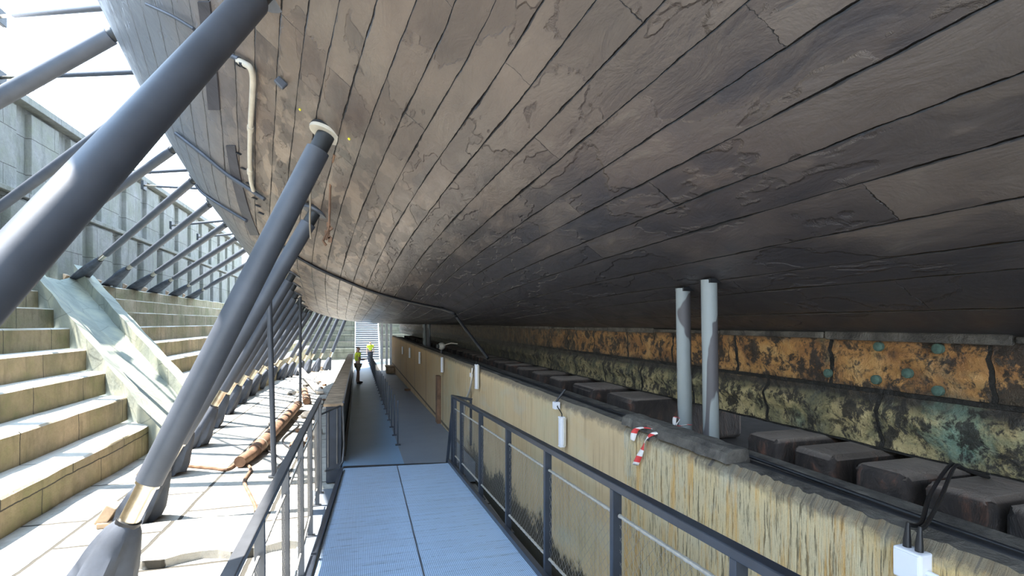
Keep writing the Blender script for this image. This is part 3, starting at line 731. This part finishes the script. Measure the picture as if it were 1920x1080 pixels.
# tubular wall lights
def wall_light(px0, py0, px1, py1, wid, boxat, lab):
    top = at_x((px0+px1)/2, py0, 1.965); L = top.z-at_x((px0+px1)/2, py1, 1.965).z
    root = thing('wall_light', lab, 'light', (2.0, top.y, top.z-L/2), 'tube lights on the concrete wall')
    c = Vector((1.965, top.y, top.z-L/2))
    bm = new_bm(); box(bm, c, (.05, wid, L*.9)); put(link('diffuser', bm, M['white'], bevel=.012), root)
    bm = new_bm(); box(bm, c+Vector((.02, 0, 0)), (.03, wid*1.12, L*.94)); put(link('backplate', bm, M['pipe_cream'], bevel=.006), root)
    for s in (-1, 1):
        bm = new_bm(); box(bm, c+Vector((0, 0, s*L*.47)), (.056, wid*.9, L*.06)); put(link('end_cap', bm, M['white'], bevel=.006), root)
    if boxat:
        b0 = at_x(*boxat, 1.975); s = .055 if L < .3 else .075
        bm = new_bm(); box(bm, b0, (.06, s, s)); put(link('junction_box', bm, M['white'], bevel=.006), root)
        bm = new_bm(); tube(bm, smoothpath([b0+Vector((0, -s*.5, 0)), b0+Vector((-.01, -s*.9, -.01)), c+Vector((0, 0, L*.6)), c+Vector((0, 0, L*.47))], 5), .006, 6); put(link('lead', bm, M['cable'], smooth=True), root)
        bm = new_bm(); tube(bm, [b0+Vector((0, 0, s*.5)), b0+Vector((.02, 0, s*.9)), b0+Vector((.1, 0, .16))], .012, 8); put(link('feed_cable', bm, M['cable'], smooth=True), root)
wall_light(1046, 781, 1060, 838, .07, (1043, 760), 'nearest white tube light, hanging below its square box on the wall')
wall_light(889, 683, 898, 729, .10, (884, 703), 'second white tube light on the wall, by the concrete seam')
wall_light(826, 670, 831, 698, .10, None, 'small white tube light below the oval lamp')
wall_light(785, 660, 788, 682, .14, None, 'third farthest slim tube light along the brown panels')
wall_light(766.5, 652, 769.5, 671, .17, None, 'second farthest slim tube light along the brown panels')
wall_light(753, 650, 756, 664, .2, None, 'farthest slim tube light along the brown panels')
# oval lamp on the wall top
c = at_x(828, 649, 2.08); root = thing('oval_lamp', 'cream oval floodlamp perched on the wall top by the distant pipes', 'lamp', (c.x, c.y, 1.7))
bm = new_bm(); bmesh.ops.create_uvsphere(bm, u_segments=24, v_segments=14, radius=1, matrix=Matrix.Translation(c) @ Matrix.Diagonal((.10, .14, .095, 1))); put(link('lamp_head', bm, M['pipe_cream'], smooth=True), root)
bm = new_bm(); tube(bm, [c+Vector((-.095, -.05, 0)), c+Vector((-.12, -.06, 0))], [.06, .05], 16); put(link('lens', bm, M['prop_dark'], smooth=True), root)
bm = new_bm(); tube(bm, [c-Vector((0, 0, .08)), (c.x, c.y, 1.7)], .03, 10); put(link('bracket', bm, M['cable'], smooth=True), root)
bm = new_bm(); tube(bm, [c+Vector((.05, -.1, .03)), c+Vector((.2, -.3, .09)), c+Vector((.3, -.6, .08))], .014, 6); put(link('arm', bm, M['pipe_cream'], smooth=True), root)
# striped tape
def tape(pts, wid, lab, wdir=Vector((0, 1, 0))):
    bm = new_bm(); uvl = bm.loops.layers.uv.new('UVMap'); P = smoothpath(pts, 6); s = 0; rows = []
    for i, p in enumerate(P):
        if i: s += (p-P[i-1]).length
        tw = Matrix.Rotation(.6*math.sin(i*.35), 3, 'Z') @ wdir
        rows.append((bm.verts.new(p-tw*wid/2), bm.verts.new(p+tw*wid/2), s))
    for i in range(len(rows)-1):
        a, b = rows[i], rows[i+1]; f = bm.faces.new((a[0], a[1], b[1], b[0])); f.smooth = True
        for l_, c_ in zip(f.loops, ((a[2], 0), (a[2], 1), (b[2], 1), (b[2], 0))): l_[uvl].uv = (c_[0]*4/1.6, c_[1])
    o = link('barrier_tape', bm, M['tape']); md = o.modifiers.new('solid', 'SOLIDIFY'); md.thickness = .002
    return tag(o, lab, 'tape')
A = lambda px, py, X: at_x(px, py, X)
tape([A(1186, 826, 2.0), A(1192, 806, 2.0), A(1212, 802, 2.02), A(1240, 808, 2.08), A(1228, 812, 2.0), A(1212, 822, 1.99), A(1203, 845, 1.985), A(1191, 872, 1.985)], .05, 'red and white barrier tape draped over the wall edge')
tape([A(1264, 797, 2.30), A(1266, 782, 2.30), A(1274, 786, 2.29), A(1268, 798, 2.28), A(1294, 796, 2.30)], .03, 'red and white tape loop knotted at the foot of the left grey pipe')
# dark timber baulk standing against the wall
bm = new_bm(); p = at_x(821, 704, 1.96); box(bm, (1.97, p.y, (p.z+zdk(p.y))/2), (.10, .28, p.z-zdk(p.y))); tag(link('timber_plank', bm, M['iron'], bevel=.01), 'dark brown timber plank standing against the concrete wall', 'plank')
bm = new_bm(); tube(bm, smoothpath([A(886, 690, 1.97), A(884, 715, 1.96), A(880, 735, 1.96), A(873, 752, 1.96), A(870, 775, 1.96), A(868, 800, 1.96)], 5), .022, 10)
tag(link('conduit', bm, M['rod'], smooth=True), 'pale conduit running down the concrete wall below the second light', 'pipe')

# ------------------------------------------------------------------ ramp and walkway
def rx(Y): return .027*(Y-9.2)
root = thing('access_ramp', 'pale blue ribbed metal ramp sloping down from the camera', 'ramp', (.6, 5, 0))
bm = new_bm(); N = 4; a = [(-.234+rx(-3), -3), (1.52+rx(-3), -3), (1.52, 9.0), (-.234, 9.28)]
for (x0, y0), in [((0, 0),)]:
    top = [bm.verts.new((x, y, zrp(y))) for x, y in a]; bot = [bm.verts.new((x, y, zrp(y)-.06)) for x, y in a]
    bm.faces.new(top); bm.faces.new(bot[::-1])
    for k in range(4): bm.faces.new((top[k], bot[k], bot[(k+1) % 4], top[(k+1) % 4]))
put(link('deck_plate', bm, M['ramp']), root)
for s, x0 in ((-1, -.27), (1, 1.545)):
    bm = new_bm(); bar(bm, (x0+rx(-3), -3, zrp(-3)-.06), (x0, 9.1, zrp(9.1)-.06), .05, .22); put(link('side_channel', bm, M['rail']), root)
bm = new_bm(); box(bm, (.6, 4.2, -.33), (1.4, 9, .1)); 
for y in (1, 3.5, 6): box(bm, (.6, y, (zrp(y)-.4)/2-.05), (1.3, .08, max(.05, zrp(y)+.25)))
put(link('support_frame', bm, M['rail']), root)
bm = new_bm(); bar(bm, (-.25, 9.30, .004), (1.54, 9.02, .004), .05, .03); put(link('joint_strip', bm, M['cable']), root)
def deckslab(name, x0, x1, ya0, ya1, yb, mat, lab):
    bm = new_bm(); pts = [(x0, ya0), (x1, ya1)]+[(x1, yb), (x0, yb)]; n = 10
    L = [[bm.verts.new((x0, ya0+(yb-ya0)*i/n, zdk(ya0+(yb-ya0)*i/n))), bm.verts.new((x1, ya1+(yb-ya1)*i/n, zdk(ya1+(yb-ya1)*i/n)))] for i in range(n+1)]
    Bv = [[bm.verts.new(v.co-Vector((0, 0, .35))) for v in r] for r in L]
    for i in range(n):
        bm.faces.new((L[i][0], L[i][1], L[i+1][1], L[i+1][0])); bm.faces.new((Bv[i][0], Bv[i][1], Bv[i+1][1], Bv[i+1][0]))
        for k in (0, 1): bm.faces.new((L[i][k], L[i+1][k], Bv[i+1][k], Bv[i][k]))
    bm.faces.new((L[0][0], L[0][1], Bv[0][1], Bv[0][0])); bm.faces.new((L[-1][0], L[-1][1], Bv[-1][1], Bv[-1][0]))
    return tag(link(name, bm, mat), lab, 'walkway')
deckslab('walkway', -.27, .78, 9.33, 9.16, 45.9, M['deck_blue'], 'blue painted walkway leading to the distant stairs')
deckslab('walkway', .78, 2.01, 9.16, 8.98, 33, M['deck_grey'], 'grey side strip of walkway along the concrete wall')
bm = new_bm(); box(bm, (2.0-.03, 21, .03-.24), (.05, 24, .06), Matrix.Rotation(-.02, 3, 'X')); bm.free()
# kerb under the left railing
bm = new_bm(); box(bm, (-.55, 3.2, -.39), (.42, 12.4, .03)); tag(link('kerb_plate', bm, M['deck_grey']), 'flat grey plate under the posts of the left railing', 'kerb')

# railings: bars, posts, rods, wire mesh panels
def railing(name, lab, posts, xb, xt, zb, zt, pw, mat, rail_w, side):
    root = thing(name, lab, 'railing', (xb(posts[0]), posts[0], zb(posts[0])))
    ad = lambda n_, bm, m, **k: put(link(n_, bm, m, **k), root)
    y0, y1 = posts[0], posts[-1]
    bm = new_bm(); bar(bm, (xt(y0), y0+.03, zt(y0)), (xt(y1), y1-.03, zt(y1)), rail_w, .045); ad('handrail', bm, mat, bevel=.006)
    for y in posts:
        bm = new_bm(); a_ = Vector((xb(y), y, zb(y))); b_ = Vector((xt(y), y, zt(y)-.02))
        bar(bm, a_, b_, pw, pw*.62, (0, 1, 0)); po = ad('post', bm, mat, bevel=.004)
        bm = new_bm(); box(bm, a_+Vector((0, 0, .006)), (pw*1.7, pw*1.7, .012)); link('base_plate', bm, mat, po)
    for ya, yb in zip(posts, posts[1:]):
        if abs(ya-yb) < .6: continue
        s = 1 if yb > ya else -1; p0, p1 = ya+s*.05, yb-s*.05
        f = lambda y, u: Vector((xb(y)+(xt(y)-xb(y))*u, y, zb(y)+(zt(y)-zb(y))*u))
        u0, u1 = .17, .84
        for u in (u0, u1):
            bm = new_bm(); n = 26
            P = [f(p0+(p1-p0)*i/n, u) for i in range(n+1)]; tube(bm, P, [.0095 if i % 2 else .0125 for i in range(n+1)], 8); ad('rod', bm, M['rod'], smooth=True)
        bm = new_bm(); st = .055; Hh = (f(p0, u1)-f(p0, u0)).length; L = abs(p1-p0)
        for sg in (1, -1):
            k = -Hh; st = .07
            while k < L:
                # line (s, h) : h = (s-k)*sg...
                a_s, a_h = (k, 0) if sg > 0 else (k+Hh, 0)
                b_s, b_h = (k+Hh, Hh) if sg > 0 else (k, Hh)
                # clip to 0..L
                def cl(s_, h_, s2, h2):
                    if s_ < 0 or s_ > L:
                        e = 0 if s_ < 0 else L
                        if s2 == s_: return None
                        t_ = (e-s_)/(s2-s_)
                        if t_ < 0 or t_ > 1: return None
                        return e, h_+(h2-h_)*t_
                    return s_, h_
                A_ = cl(a_s, a_h, b_s, b_h); B_ = cl(b_s, b_h, a_s, a_h)
                if A_ and B_ and abs(A_[0]-B_[0]) > .01:
                    g_ = lambda q: f(p0+s*q[0], u0+(u1-u0)*q[1]/Hh)
                    tube(bm, [g_(A_), g_(B_)], .0009, 3, False)
                k += st
        ad('wire_mesh', bm, M['wire'])
    return root
RY = [8.95, 8.7, 8.0, 6.5, 5.1, 3.86, 2.66, 1.63, .5]
R_ = railing('railing', 'black railing with wire mesh panels on the right of the ramp', RY, lambda y: 1.60+rx(y), lambda y: 1.60+rx(y), lambda y: zrp(y)-.03, lambda y: 1.2+(9-y)*.057, .06, M['rail'], .06, 1)
# return piece of the right railing towards the wall
bm = new_bm(); bar(bm, (1.60, 8.97, 1.20), (1.95, 9.0, 1.12), .05, .045); bar(bm, (1.60, 9.05, .9), (1.52, 9.1, 0.0), .05, .045, (0, 1, 0)); bar(bm, (1.93, 9.0, 1.12), (1.93, 9.0, .3), .04, .04, (0, 1, 0))
put(link('end_frame', bm, M['rail'], bevel=.004), R_)
LY = [9.2, 8.6, 7.4, 6.25, 5.0, 3.75, 2.5, 1.25]
railing('railing', 'grey steel railing with wire mesh panels on the left of the ramp', LY, lambda y: -.62, lambda y: -.62-.01, lambda y: -.375, lambda y: 1.21, .065, M['rail_left'], .075, -1)
# short link rail between left railing and barrier
root = thing('gate_frame', 'narrow tubular frame standing at the start of the low barrier', 'frame', (-.5, 9.4, 0))
bm = new_bm(); loop = [(-.62, 9.3, .93), (-.3, 9.75, 1.0), (-.27, 9.75, .95), (-.27, 9.6, .02), (-.55, 9.35, -.05)]
tube(bm, smoothpath(loop, 3), .018, 8); put(link('frame_tube', bm, M['rail_left'], smooth=True), root)
for q in ((-.50, 9.47), (-.36, 9.66)):
    bm = new_bm(); tube(bm, [(q[0], q[1], -.02), (q[0], q[1], .96)], .017, 8); put(link('baluster', bm, M['rail_left'], smooth=True), root)
# low barrier with slatted top
root = thing('slat_topped_barrier', 'long low dark barrier with a slatted stone top left of the blue walkway', 'barrier', (-.46, 10, -.4))
bm = new_bm(); n = 20
zs = [(y, zdk(y)) for y in [9.8+i*(33-9.8)/n for i in range(n+1)]]
for (ya, za), (yb, zb_) in zip(zs, zs[1:]):
    v = [bm.verts.new(c) for c in ((-.30, ya, za-.38), (-.30, yb, zb_-.38), (-.30, yb, zb_+1.0), (-.30, ya, za+1.0), (-.56, ya, za-.38), (-.56, yb, zb_-.38), (-.56, yb, zb_+1.0), (-.56, ya, za+1.0))]
    for q in ((0, 1, 2, 3), (4, 7, 6, 5), (3, 2, 6, 7)): bm.faces.new([v[k] for k in q])
    if ya < 10: bm.faces.new([v[k] for k in (0, 3, 7, 4)])
put(link('side_panel', bm, M['rail']), root)
bm = new_bm(); y = 9.72
while y < 33: box(bm, (-.43, y+.21, zdk(y)+1.03), (.34, .41, .05)); y += .43
put(link('top_slats', bm, M['wood'], bevel=.008), root)
bm = new_bm()
bar(bm, (-.26, 9.75, 1.06), (-.26, 33, zdk(33)+1.06), .03, .04); put(link('edge_rail', bm, M['rail']), root)
bm = new_bm(); bar(bm, (-.25, 9.75, .04), (-.25, 33, zdk(33)+.04), .05, .08); put(link('foot_rail', bm, M['cable']), root)

# stanchions down the middle of the walkway
for i in range(34):
    y = 10.82+i*1.05; z = zdk(y)
    root = thing('stanchion', ('%s of the thin dark stanchions down the middle of the walkway' % ORD[i]) if i < 12 else 'thin dark stanchion in the dense far end of the walkway row', 'stanchion', (.78, y, z), 'stanchions dividing the walkway')
    bm = new_bm(); box(bm, (.78, y, z+.47), (.03, .045, .92)); put(link('bar', bm, M['rail'], bevel=.004), root)
    bm = new_bm(); box(bm, (.78, y, z+.01), (.10, .09, .02)); put(link('base_plate', bm, M['rail']), root)
# ------------------------------------------------------------------ far stairs
root = thing('stairs', 'sunlit pale metal stairs at the far end of the walkway', 'stairs', (.7, 46, zdk(46)))
bm = new_bm(); NS = 24
for i in range(NS): box(bm, (.75, 46.1+i*.25+.13, zdk(46)+.19*(i+1)-.02), (2.0, .27, .04))
put(link('treads', bm, M['stair']), root)
bm = new_bm()
for i in range(NS): box(bm, (.75, 46.1+i*.25+.26, zdk(46)+.19*(i+1)-.11), (1.98, .01, .15))
put(link('risers', bm, M['deck_grey']), root)
for sx_ in (-.27, 1.77):
    bm = new_bm(); a_ = Vector((sx_, 46, zdk(46)+.1)); b_ = Vector((sx_, 46+NS*.25, zdk(46)+NS*.19))
    bar(bm, a_, b_, .05, .25); put(link('stringer', bm, M['stair']), root)
    bm = new_bm()
    bar(bm, a_+Vector((0, 0, 1)), b_+Vector((0, 0, 1)), .05, .05); bar(bm, a_+Vector((0, 0, .55)), b_+Vector((0, 0, .55)), .035, .035)
    for k in range(7): q = a_.lerp(b_, k/6); bar(bm, q, q+Vector((0, 0, 1)), .045, .045, (0, 1, 0))
    put(link('banister', bm, M['white']), root)
# pale uprights at the far end of the wall, sunlit paleness put into their colour
for i, (px, pz) in enumerate(((716, 2.9), (725, 2.5), (733, 2.4))):
    p = at_y(px, 640, 37.5); bm = new_bm(); box(bm, (p.x, 37.5, (zfl(37.5)+pz)/2), (.16, .16, pz-zfl(37.5)))
    tag(link('sunlit_tone_post', bm, M['white'], bevel=.01), ('left', 'middle', 'right')[i]+' one of the posts coloured pale as if sunlit, beyond the end of the wall', 'post', 'pale posts beyond the wall end')
# bench-like stack at walkway end
bm = new_bm(); box(bm, (1.75, 30.5, zdk(30)+.17), (.45, .8, .34)); box(bm, (1.72, 30.5, zdk(30)+.4), (.5, .9, .07)); tag(link('crate', bm, M['wood'], bevel=.02), 'dark crate against the wall at the far end of the grey strip', 'crate')
bm = new_bm(); q = at_z(764, 729, zdk(17)); box(bm, (q.x, q.y, zdk(q.y)+.04), (.16, .22, .08), Matrix.Rotation(.4, 3, 'Z')); tag(link('timber_offcut', bm, M['iron'], bevel=.01), 'small brown offcut lying on the grey strip by the wall', 'wood')

# ------------------------------------------------------------------ people
def skin_body(chains, mat, parent, name, sub=2):
    bm = new_bm(); lay = bm.verts.layers.skin.verify(); idx = {}
    def V(p, r):
        key = tuple(round(c, 3) for c in p)
        if key in idx: return idx[key]
        v = bm.verts.new(p); v[lay].radius = (r, r); idx[key] = v; return v
    first = True
    for ch in chains:
        prev = None
        for p, r in ch:
            v = V(p, r)
            if first: v[lay].use_root = True; first = False
            if prev is not None and prev is not v: bm.edges.new((prev, v))
            prev = v
    me = bpy.data.meshes.new(name); bm.to_mesh(me); bm.free(); o = bpy.data.objects.new(name, me); COL.objects.link(o); me.materials.append(mat)
    o.modifiers.new('skin', 'SKIN').use_smooth_shade = True; m_ = o.modifiers.new('sub', 'SUBSURF'); m_.levels = sub; m_.render_levels = sub
    put(o, parent); return o
def person(loc, face, lab, top, legs, hold, vest):
    root = thing('person', lab, 'person', loc); L = Vector(loc); c_, s_ = math.cos(face), math.sin(face)
    T = lambda x, y, z: (L.x+x*c_-y*s_, L.y+x*s_+y*c_, L.z+z)      # x = facing direction, y = left
    def leg(s, dx): return [(T(0, 0, .93), .13), (T(.0, s*.09, .88), .095), (T(dx*.5+.02, s*.10, .50), .062), (T(dx, s*.10, .10), .042), (T(dx+.12, s*.11, .035), .035), (T(dx+.19, s*.115, .025), .02)]
    def arm(s):
        A_ = [(T(0, 0, 1.40), .12), (T(0, s*.19, 1.40), .058), (T(-.02 if hold else 0, s*.24, 1.12), .043)]
        A_ += [(T(.24, s*.14, 1.10), .032), (T(.30, s*.11, 1.12), .026), (T(.37, s*.09, 1.14), .012)] if hold else [(T(.05, s*.25, .88), .032), (T(.07, s*.25, .80), .026), (T(.09, s*.24, .72), .012)]
        return A_
    chains = [[(T(0, 0, .93), .13), (T(-.01, 0, 1.12), .125), (T(0, 0, 1.40), .12), (T(0, 0, 1.50), .055), (T(.02, 0, 1.60), .088), (T(.015, 0, 1.68), .07)], leg(1, .06), leg(-1, -.08), arm(1), arm(-1)]
    for s in (1, -1):
        base = (T(.30, s*.11, 1.12) if hold else T(.07, s*.25, .80))
        for k in range(4):
            off = (.065, (k-1.5)*.018, .01-.004*k) if hold else (.015, (k-1.5)*.014, -.085)
            bx_ = (.30, s*.11, 1.12) if hold else (.07, s*.25, .80)
            chains.append([(base, .026), (T(bx_[0]+off[0], bx_[1]+off[1], bx_[2]+off[2]), .009)])
    skin_body(chains, M['skin'], root, 'body')
    tors = [[(T(0, 0, 1.0), .155), (T(-.01, 0, 1.15), .150), (T(0, 0, 1.38), .145), (T(0, 0, 1.45), .085)]]
    for s in (1, -1): tors.append([(T(0, 0, 1.38), .145), (T(0, s*.19, 1.39), .082), (T(-.01, s*.22, 1.22), .062)])
    skin_body(tors, top, root, 'jacket' if vest else 'vest')
    lg = []
    for s, dx in ((1, .06), (-1, -.08)):
        end = .50 if legs == 'shorts' else .12
        lg.append([(T(0, 0, .95), .15), (T(0, s*.09, .86), .12), (T(dx*.4+.015, s*.10, .56), .088)]+([] if legs == 'shorts' else [(T(dx, s*.10, .12), .065)]))
    skin_body(lg, M['khaki'] if legs == 'shorts' else M['navy'], root, 'shorts' if legs == 'shorts' else 'trousers')
    for s, dx in ((1, .06), (-1, -.08)): skin_body([[(T(dx-.02, s*.10, .06), .055), (T(dx+.1, s*.11, .045), .048), (T(dx+.2, s*.115, .035), .032)]], M['navy'], root, 'shoe', 1)
    hb = skin_body([[(T(-.02, 0, 1.62), .098), (T(-.02, 0, 1.70), .085)]], M['hair'], root, 'hair', 2)
    bm = new_bm(); bmesh.ops.create_uvsphere(bm, u_segments=8, v_segments=6, radius=.016, matrix=Matrix.Translation(T(.108, 0, 1.60))); put(link('nose', bm, M['skin'], smooth=True), root)
    for s in (1, -1):
        bm = new_bm(); bmesh.ops.create_uvsphere(bm, u_segments=8, v_segments=6, radius=.011, matrix=Matrix.Translation(T(.098, s*.033, 1.63))); put(link('eye', bm, M['navy'], smooth=True), root)
    return root, T
py_ = 24.6; pr, T = person((-.02, py_, zdk(py_)), .25, 'person in dark shorts and yellow vest reading a sheet at the barrier', M['hivis'], 'shorts', True, False)
bm = new_bm(); box(bm, T(.42, 0, 1.16), (.22, .30, .006), Matrix.Rotation(-.5, 3, 'Y')); tag(link('paper_sheet', bm, M['paper']), 'pale sheet held by the person in shorts', 'paper')
person((.86, 40, zdk(40)), -1.5, 'person in a bright yellow jacket near the foot of the stairs', M['hivis'], 'trousers', False, True)

# ------------------------------------------------------------------ things lying on the sunlit dock floor
root = thing('rusty_pipe', 'long brown rusty pipe lying along the sunlit dock floor', 'pipe', (-2.1, 15, zfl(15)))
bm = new_bm(); z = lambda y: zfl(y)+.15
tube(bm, [(-2.05, 19.6, z(19.6)+.05), (-2.1, 16, z(16)+.03), (-2.18, 12.4, z(12.4))], .14, 18); put(link('pipe', bm, M['iron'], smooth=True), root)
bm = new_bm(); tube(bm, smoothpath([(-2.18, 12.5, z(12.4)), (-2.2, 12.0, z(12)), (-2.3, 11.5, z(11.5)-.02)], 4), .115, 14); put(link('pipe_end', bm, M['iron'], smooth=True), root)
bm = new_bm(); tube(bm, [(-2.17, 13.0, z(13)), (-2.17, 12.94, z(13))], .155, 18); put(link('collar', bm, M['rope'], smooth=True), root)
bm = new_bm(); tube(bm, [(-2.3, 24.5, zfl(24)+.2), (-1.9, 21, zfl(21)+.13)], .13, 16); tag(link('rusty_pipe', bm, M['iron'], smooth=True), 'short brown pipe lying beyond the long rusty one', 'pipe')
def hose(pts, r, lab, mat='iron'):
    bm = new_bm(); tube(bm, smoothpath(pts, 7), r, 8); tag(link('hose', bm, M[mat], smooth=True), lab, 'hose')
g_ = lambda px, py, dz=.03: (lambda p: Vector((p.x, p.y, zfl(p.y)+dz)))(at_z(px, py, -.42))
hose([g_(462, 846), g_(455, 862), g_(470, 880), g_(458, 905), g_(470, 935), g_(480, 960), g_(476, 985)], .03, 'dark hose snaking down beside the left railing')
hose([g_(340, 872), g_(400, 878), g_(428, 880), g_(455, 857), g_(470, 848)], .035, 'rusty bent rod lying from the boots to the rusty pipe')
hose([g_(500, 842), g_(530, 862), g_(520, 880), g_(545, 900)], .022, 'thin dark hose beyond the slim upright pole', 'cable')
hose([g_(560, 742), g_(540, 770), g_(560, 790), g_(530, 820), g_(545, 840)], .022, 'coiled dark hose lying along the barrier', 'cable')
bm = new_bm(); a_ = g_(562, 694, .55); b_ = g_(600, 728, .1); bar(bm, a_, b_, .30, .12); tag(link('timber_beam', bm, M['debris'], bevel=.015), 'bleached timber beam tipped against rubble by the barrier', 'beam')
R = random.Random(21)
for i in range(26):
    x = R.uniform(-3.0, -.9); y = R.uniform(13, 31); s = R.uniform(.08, .22); bm = new_bm()
    bmesh.ops.create_icosphere(bm, subdivisions=2, radius=s, matrix=Matrix.Translation((x, y, zfl(y)+s*.4)) @ Matrix.Diagonal((1, R.uniform(.7, 1.3), .6, 1)))
    for v in bm.verts: v.co += Vector((R.uniform(-.2, .2), R.uniform(-.2, .2), R.uniform(-.2, .2)))*s*.6
    tag(link('rubble_stone', bm, M[('debris', 'iron', 'ledge')[i % 3]]), 'loose stone of the rubble scattered between props and barrier', 'stone', 'rubble between the props and the barrier')
# low broken stone step across the floor in front of the railing
bm = new_bm(); prev = None
for i in range(13):
    x = -3.0+2.3*i/12; y = 7.05+.08*math.sin(i*1.3)
    cur = [bm.verts.new(v) for v in ((x, y, -.42), (x, y, -.30+.01*math.sin(i*3)), (x, y+.10, -.29), (x, 8.4, -.33), (x, 8.4, -.42))]
    if prev:
        for a in range(5): bm.faces.new((prev[a], cur[a], cur[(a+1) % 5], prev[(a+1) % 5]))
    else: bm.faces.new(cur)
    prev = cur
bm.faces.new(prev); tag(link('stone_step', bm, M['floor_stone']), 'low worn stone step on the sunlit floor left of the railing', 'step')

# ------------------------------------------------------------------ quay top: rails and building
root = thing('quay_railing', 'thin white pipe railing along the top of the upper left wall', 'railing', (-11.2, 20, 10.38))
bm = new_bm()
for zz in (.55, 1.05): tube(bm, [(-11.3, -5, 10.38+zz), (-11.3, 55, 10.38+zz)], .03, 6)
put(link('rails', bm, M['white'], smooth=True), root)
for i in range(25):
    bm = new_bm(); tube(bm, [(-11.3, -5+i*2.5, 10.38), (-11.3, -5+i*2.5, 11.43)], .03, 6); put(link('post', bm, M['white'], smooth=True), root)
root = thing('building', 'pale quayside building with a low tiled roof glimpsed beyond the dock', 'building', (-32, 52, 10))
bm = new_bm(); box(bm, (-32, 52, 13), (14, 34, 6)); put(link('walls', bm, M['render']), root)
bm = new_bm(); pr_ = [(-39.6, 16), (-32, 19.5), (-24.4, 16)]
va = [bm.verts.new((x, 34.5, z)) for x, z in pr_]; vb = [bm.verts.new((x, 69.5, z)) for x, z in pr_]
bm.faces.new(va); bm.faces.new(vb)
for k in range(3): bm.faces.new((va[k], va[(k+1) % 3], vb[(k+1) % 3], vb[k]))
put(link('roof', bm, M['roof']), root)
for i in range(7):
    bm = new_bm(); box(bm, (-24.98, 38+i*4.6, 13.4), (.08, 1.2, 1.8)); put(link('window', bm, M['glass_dark']), root)
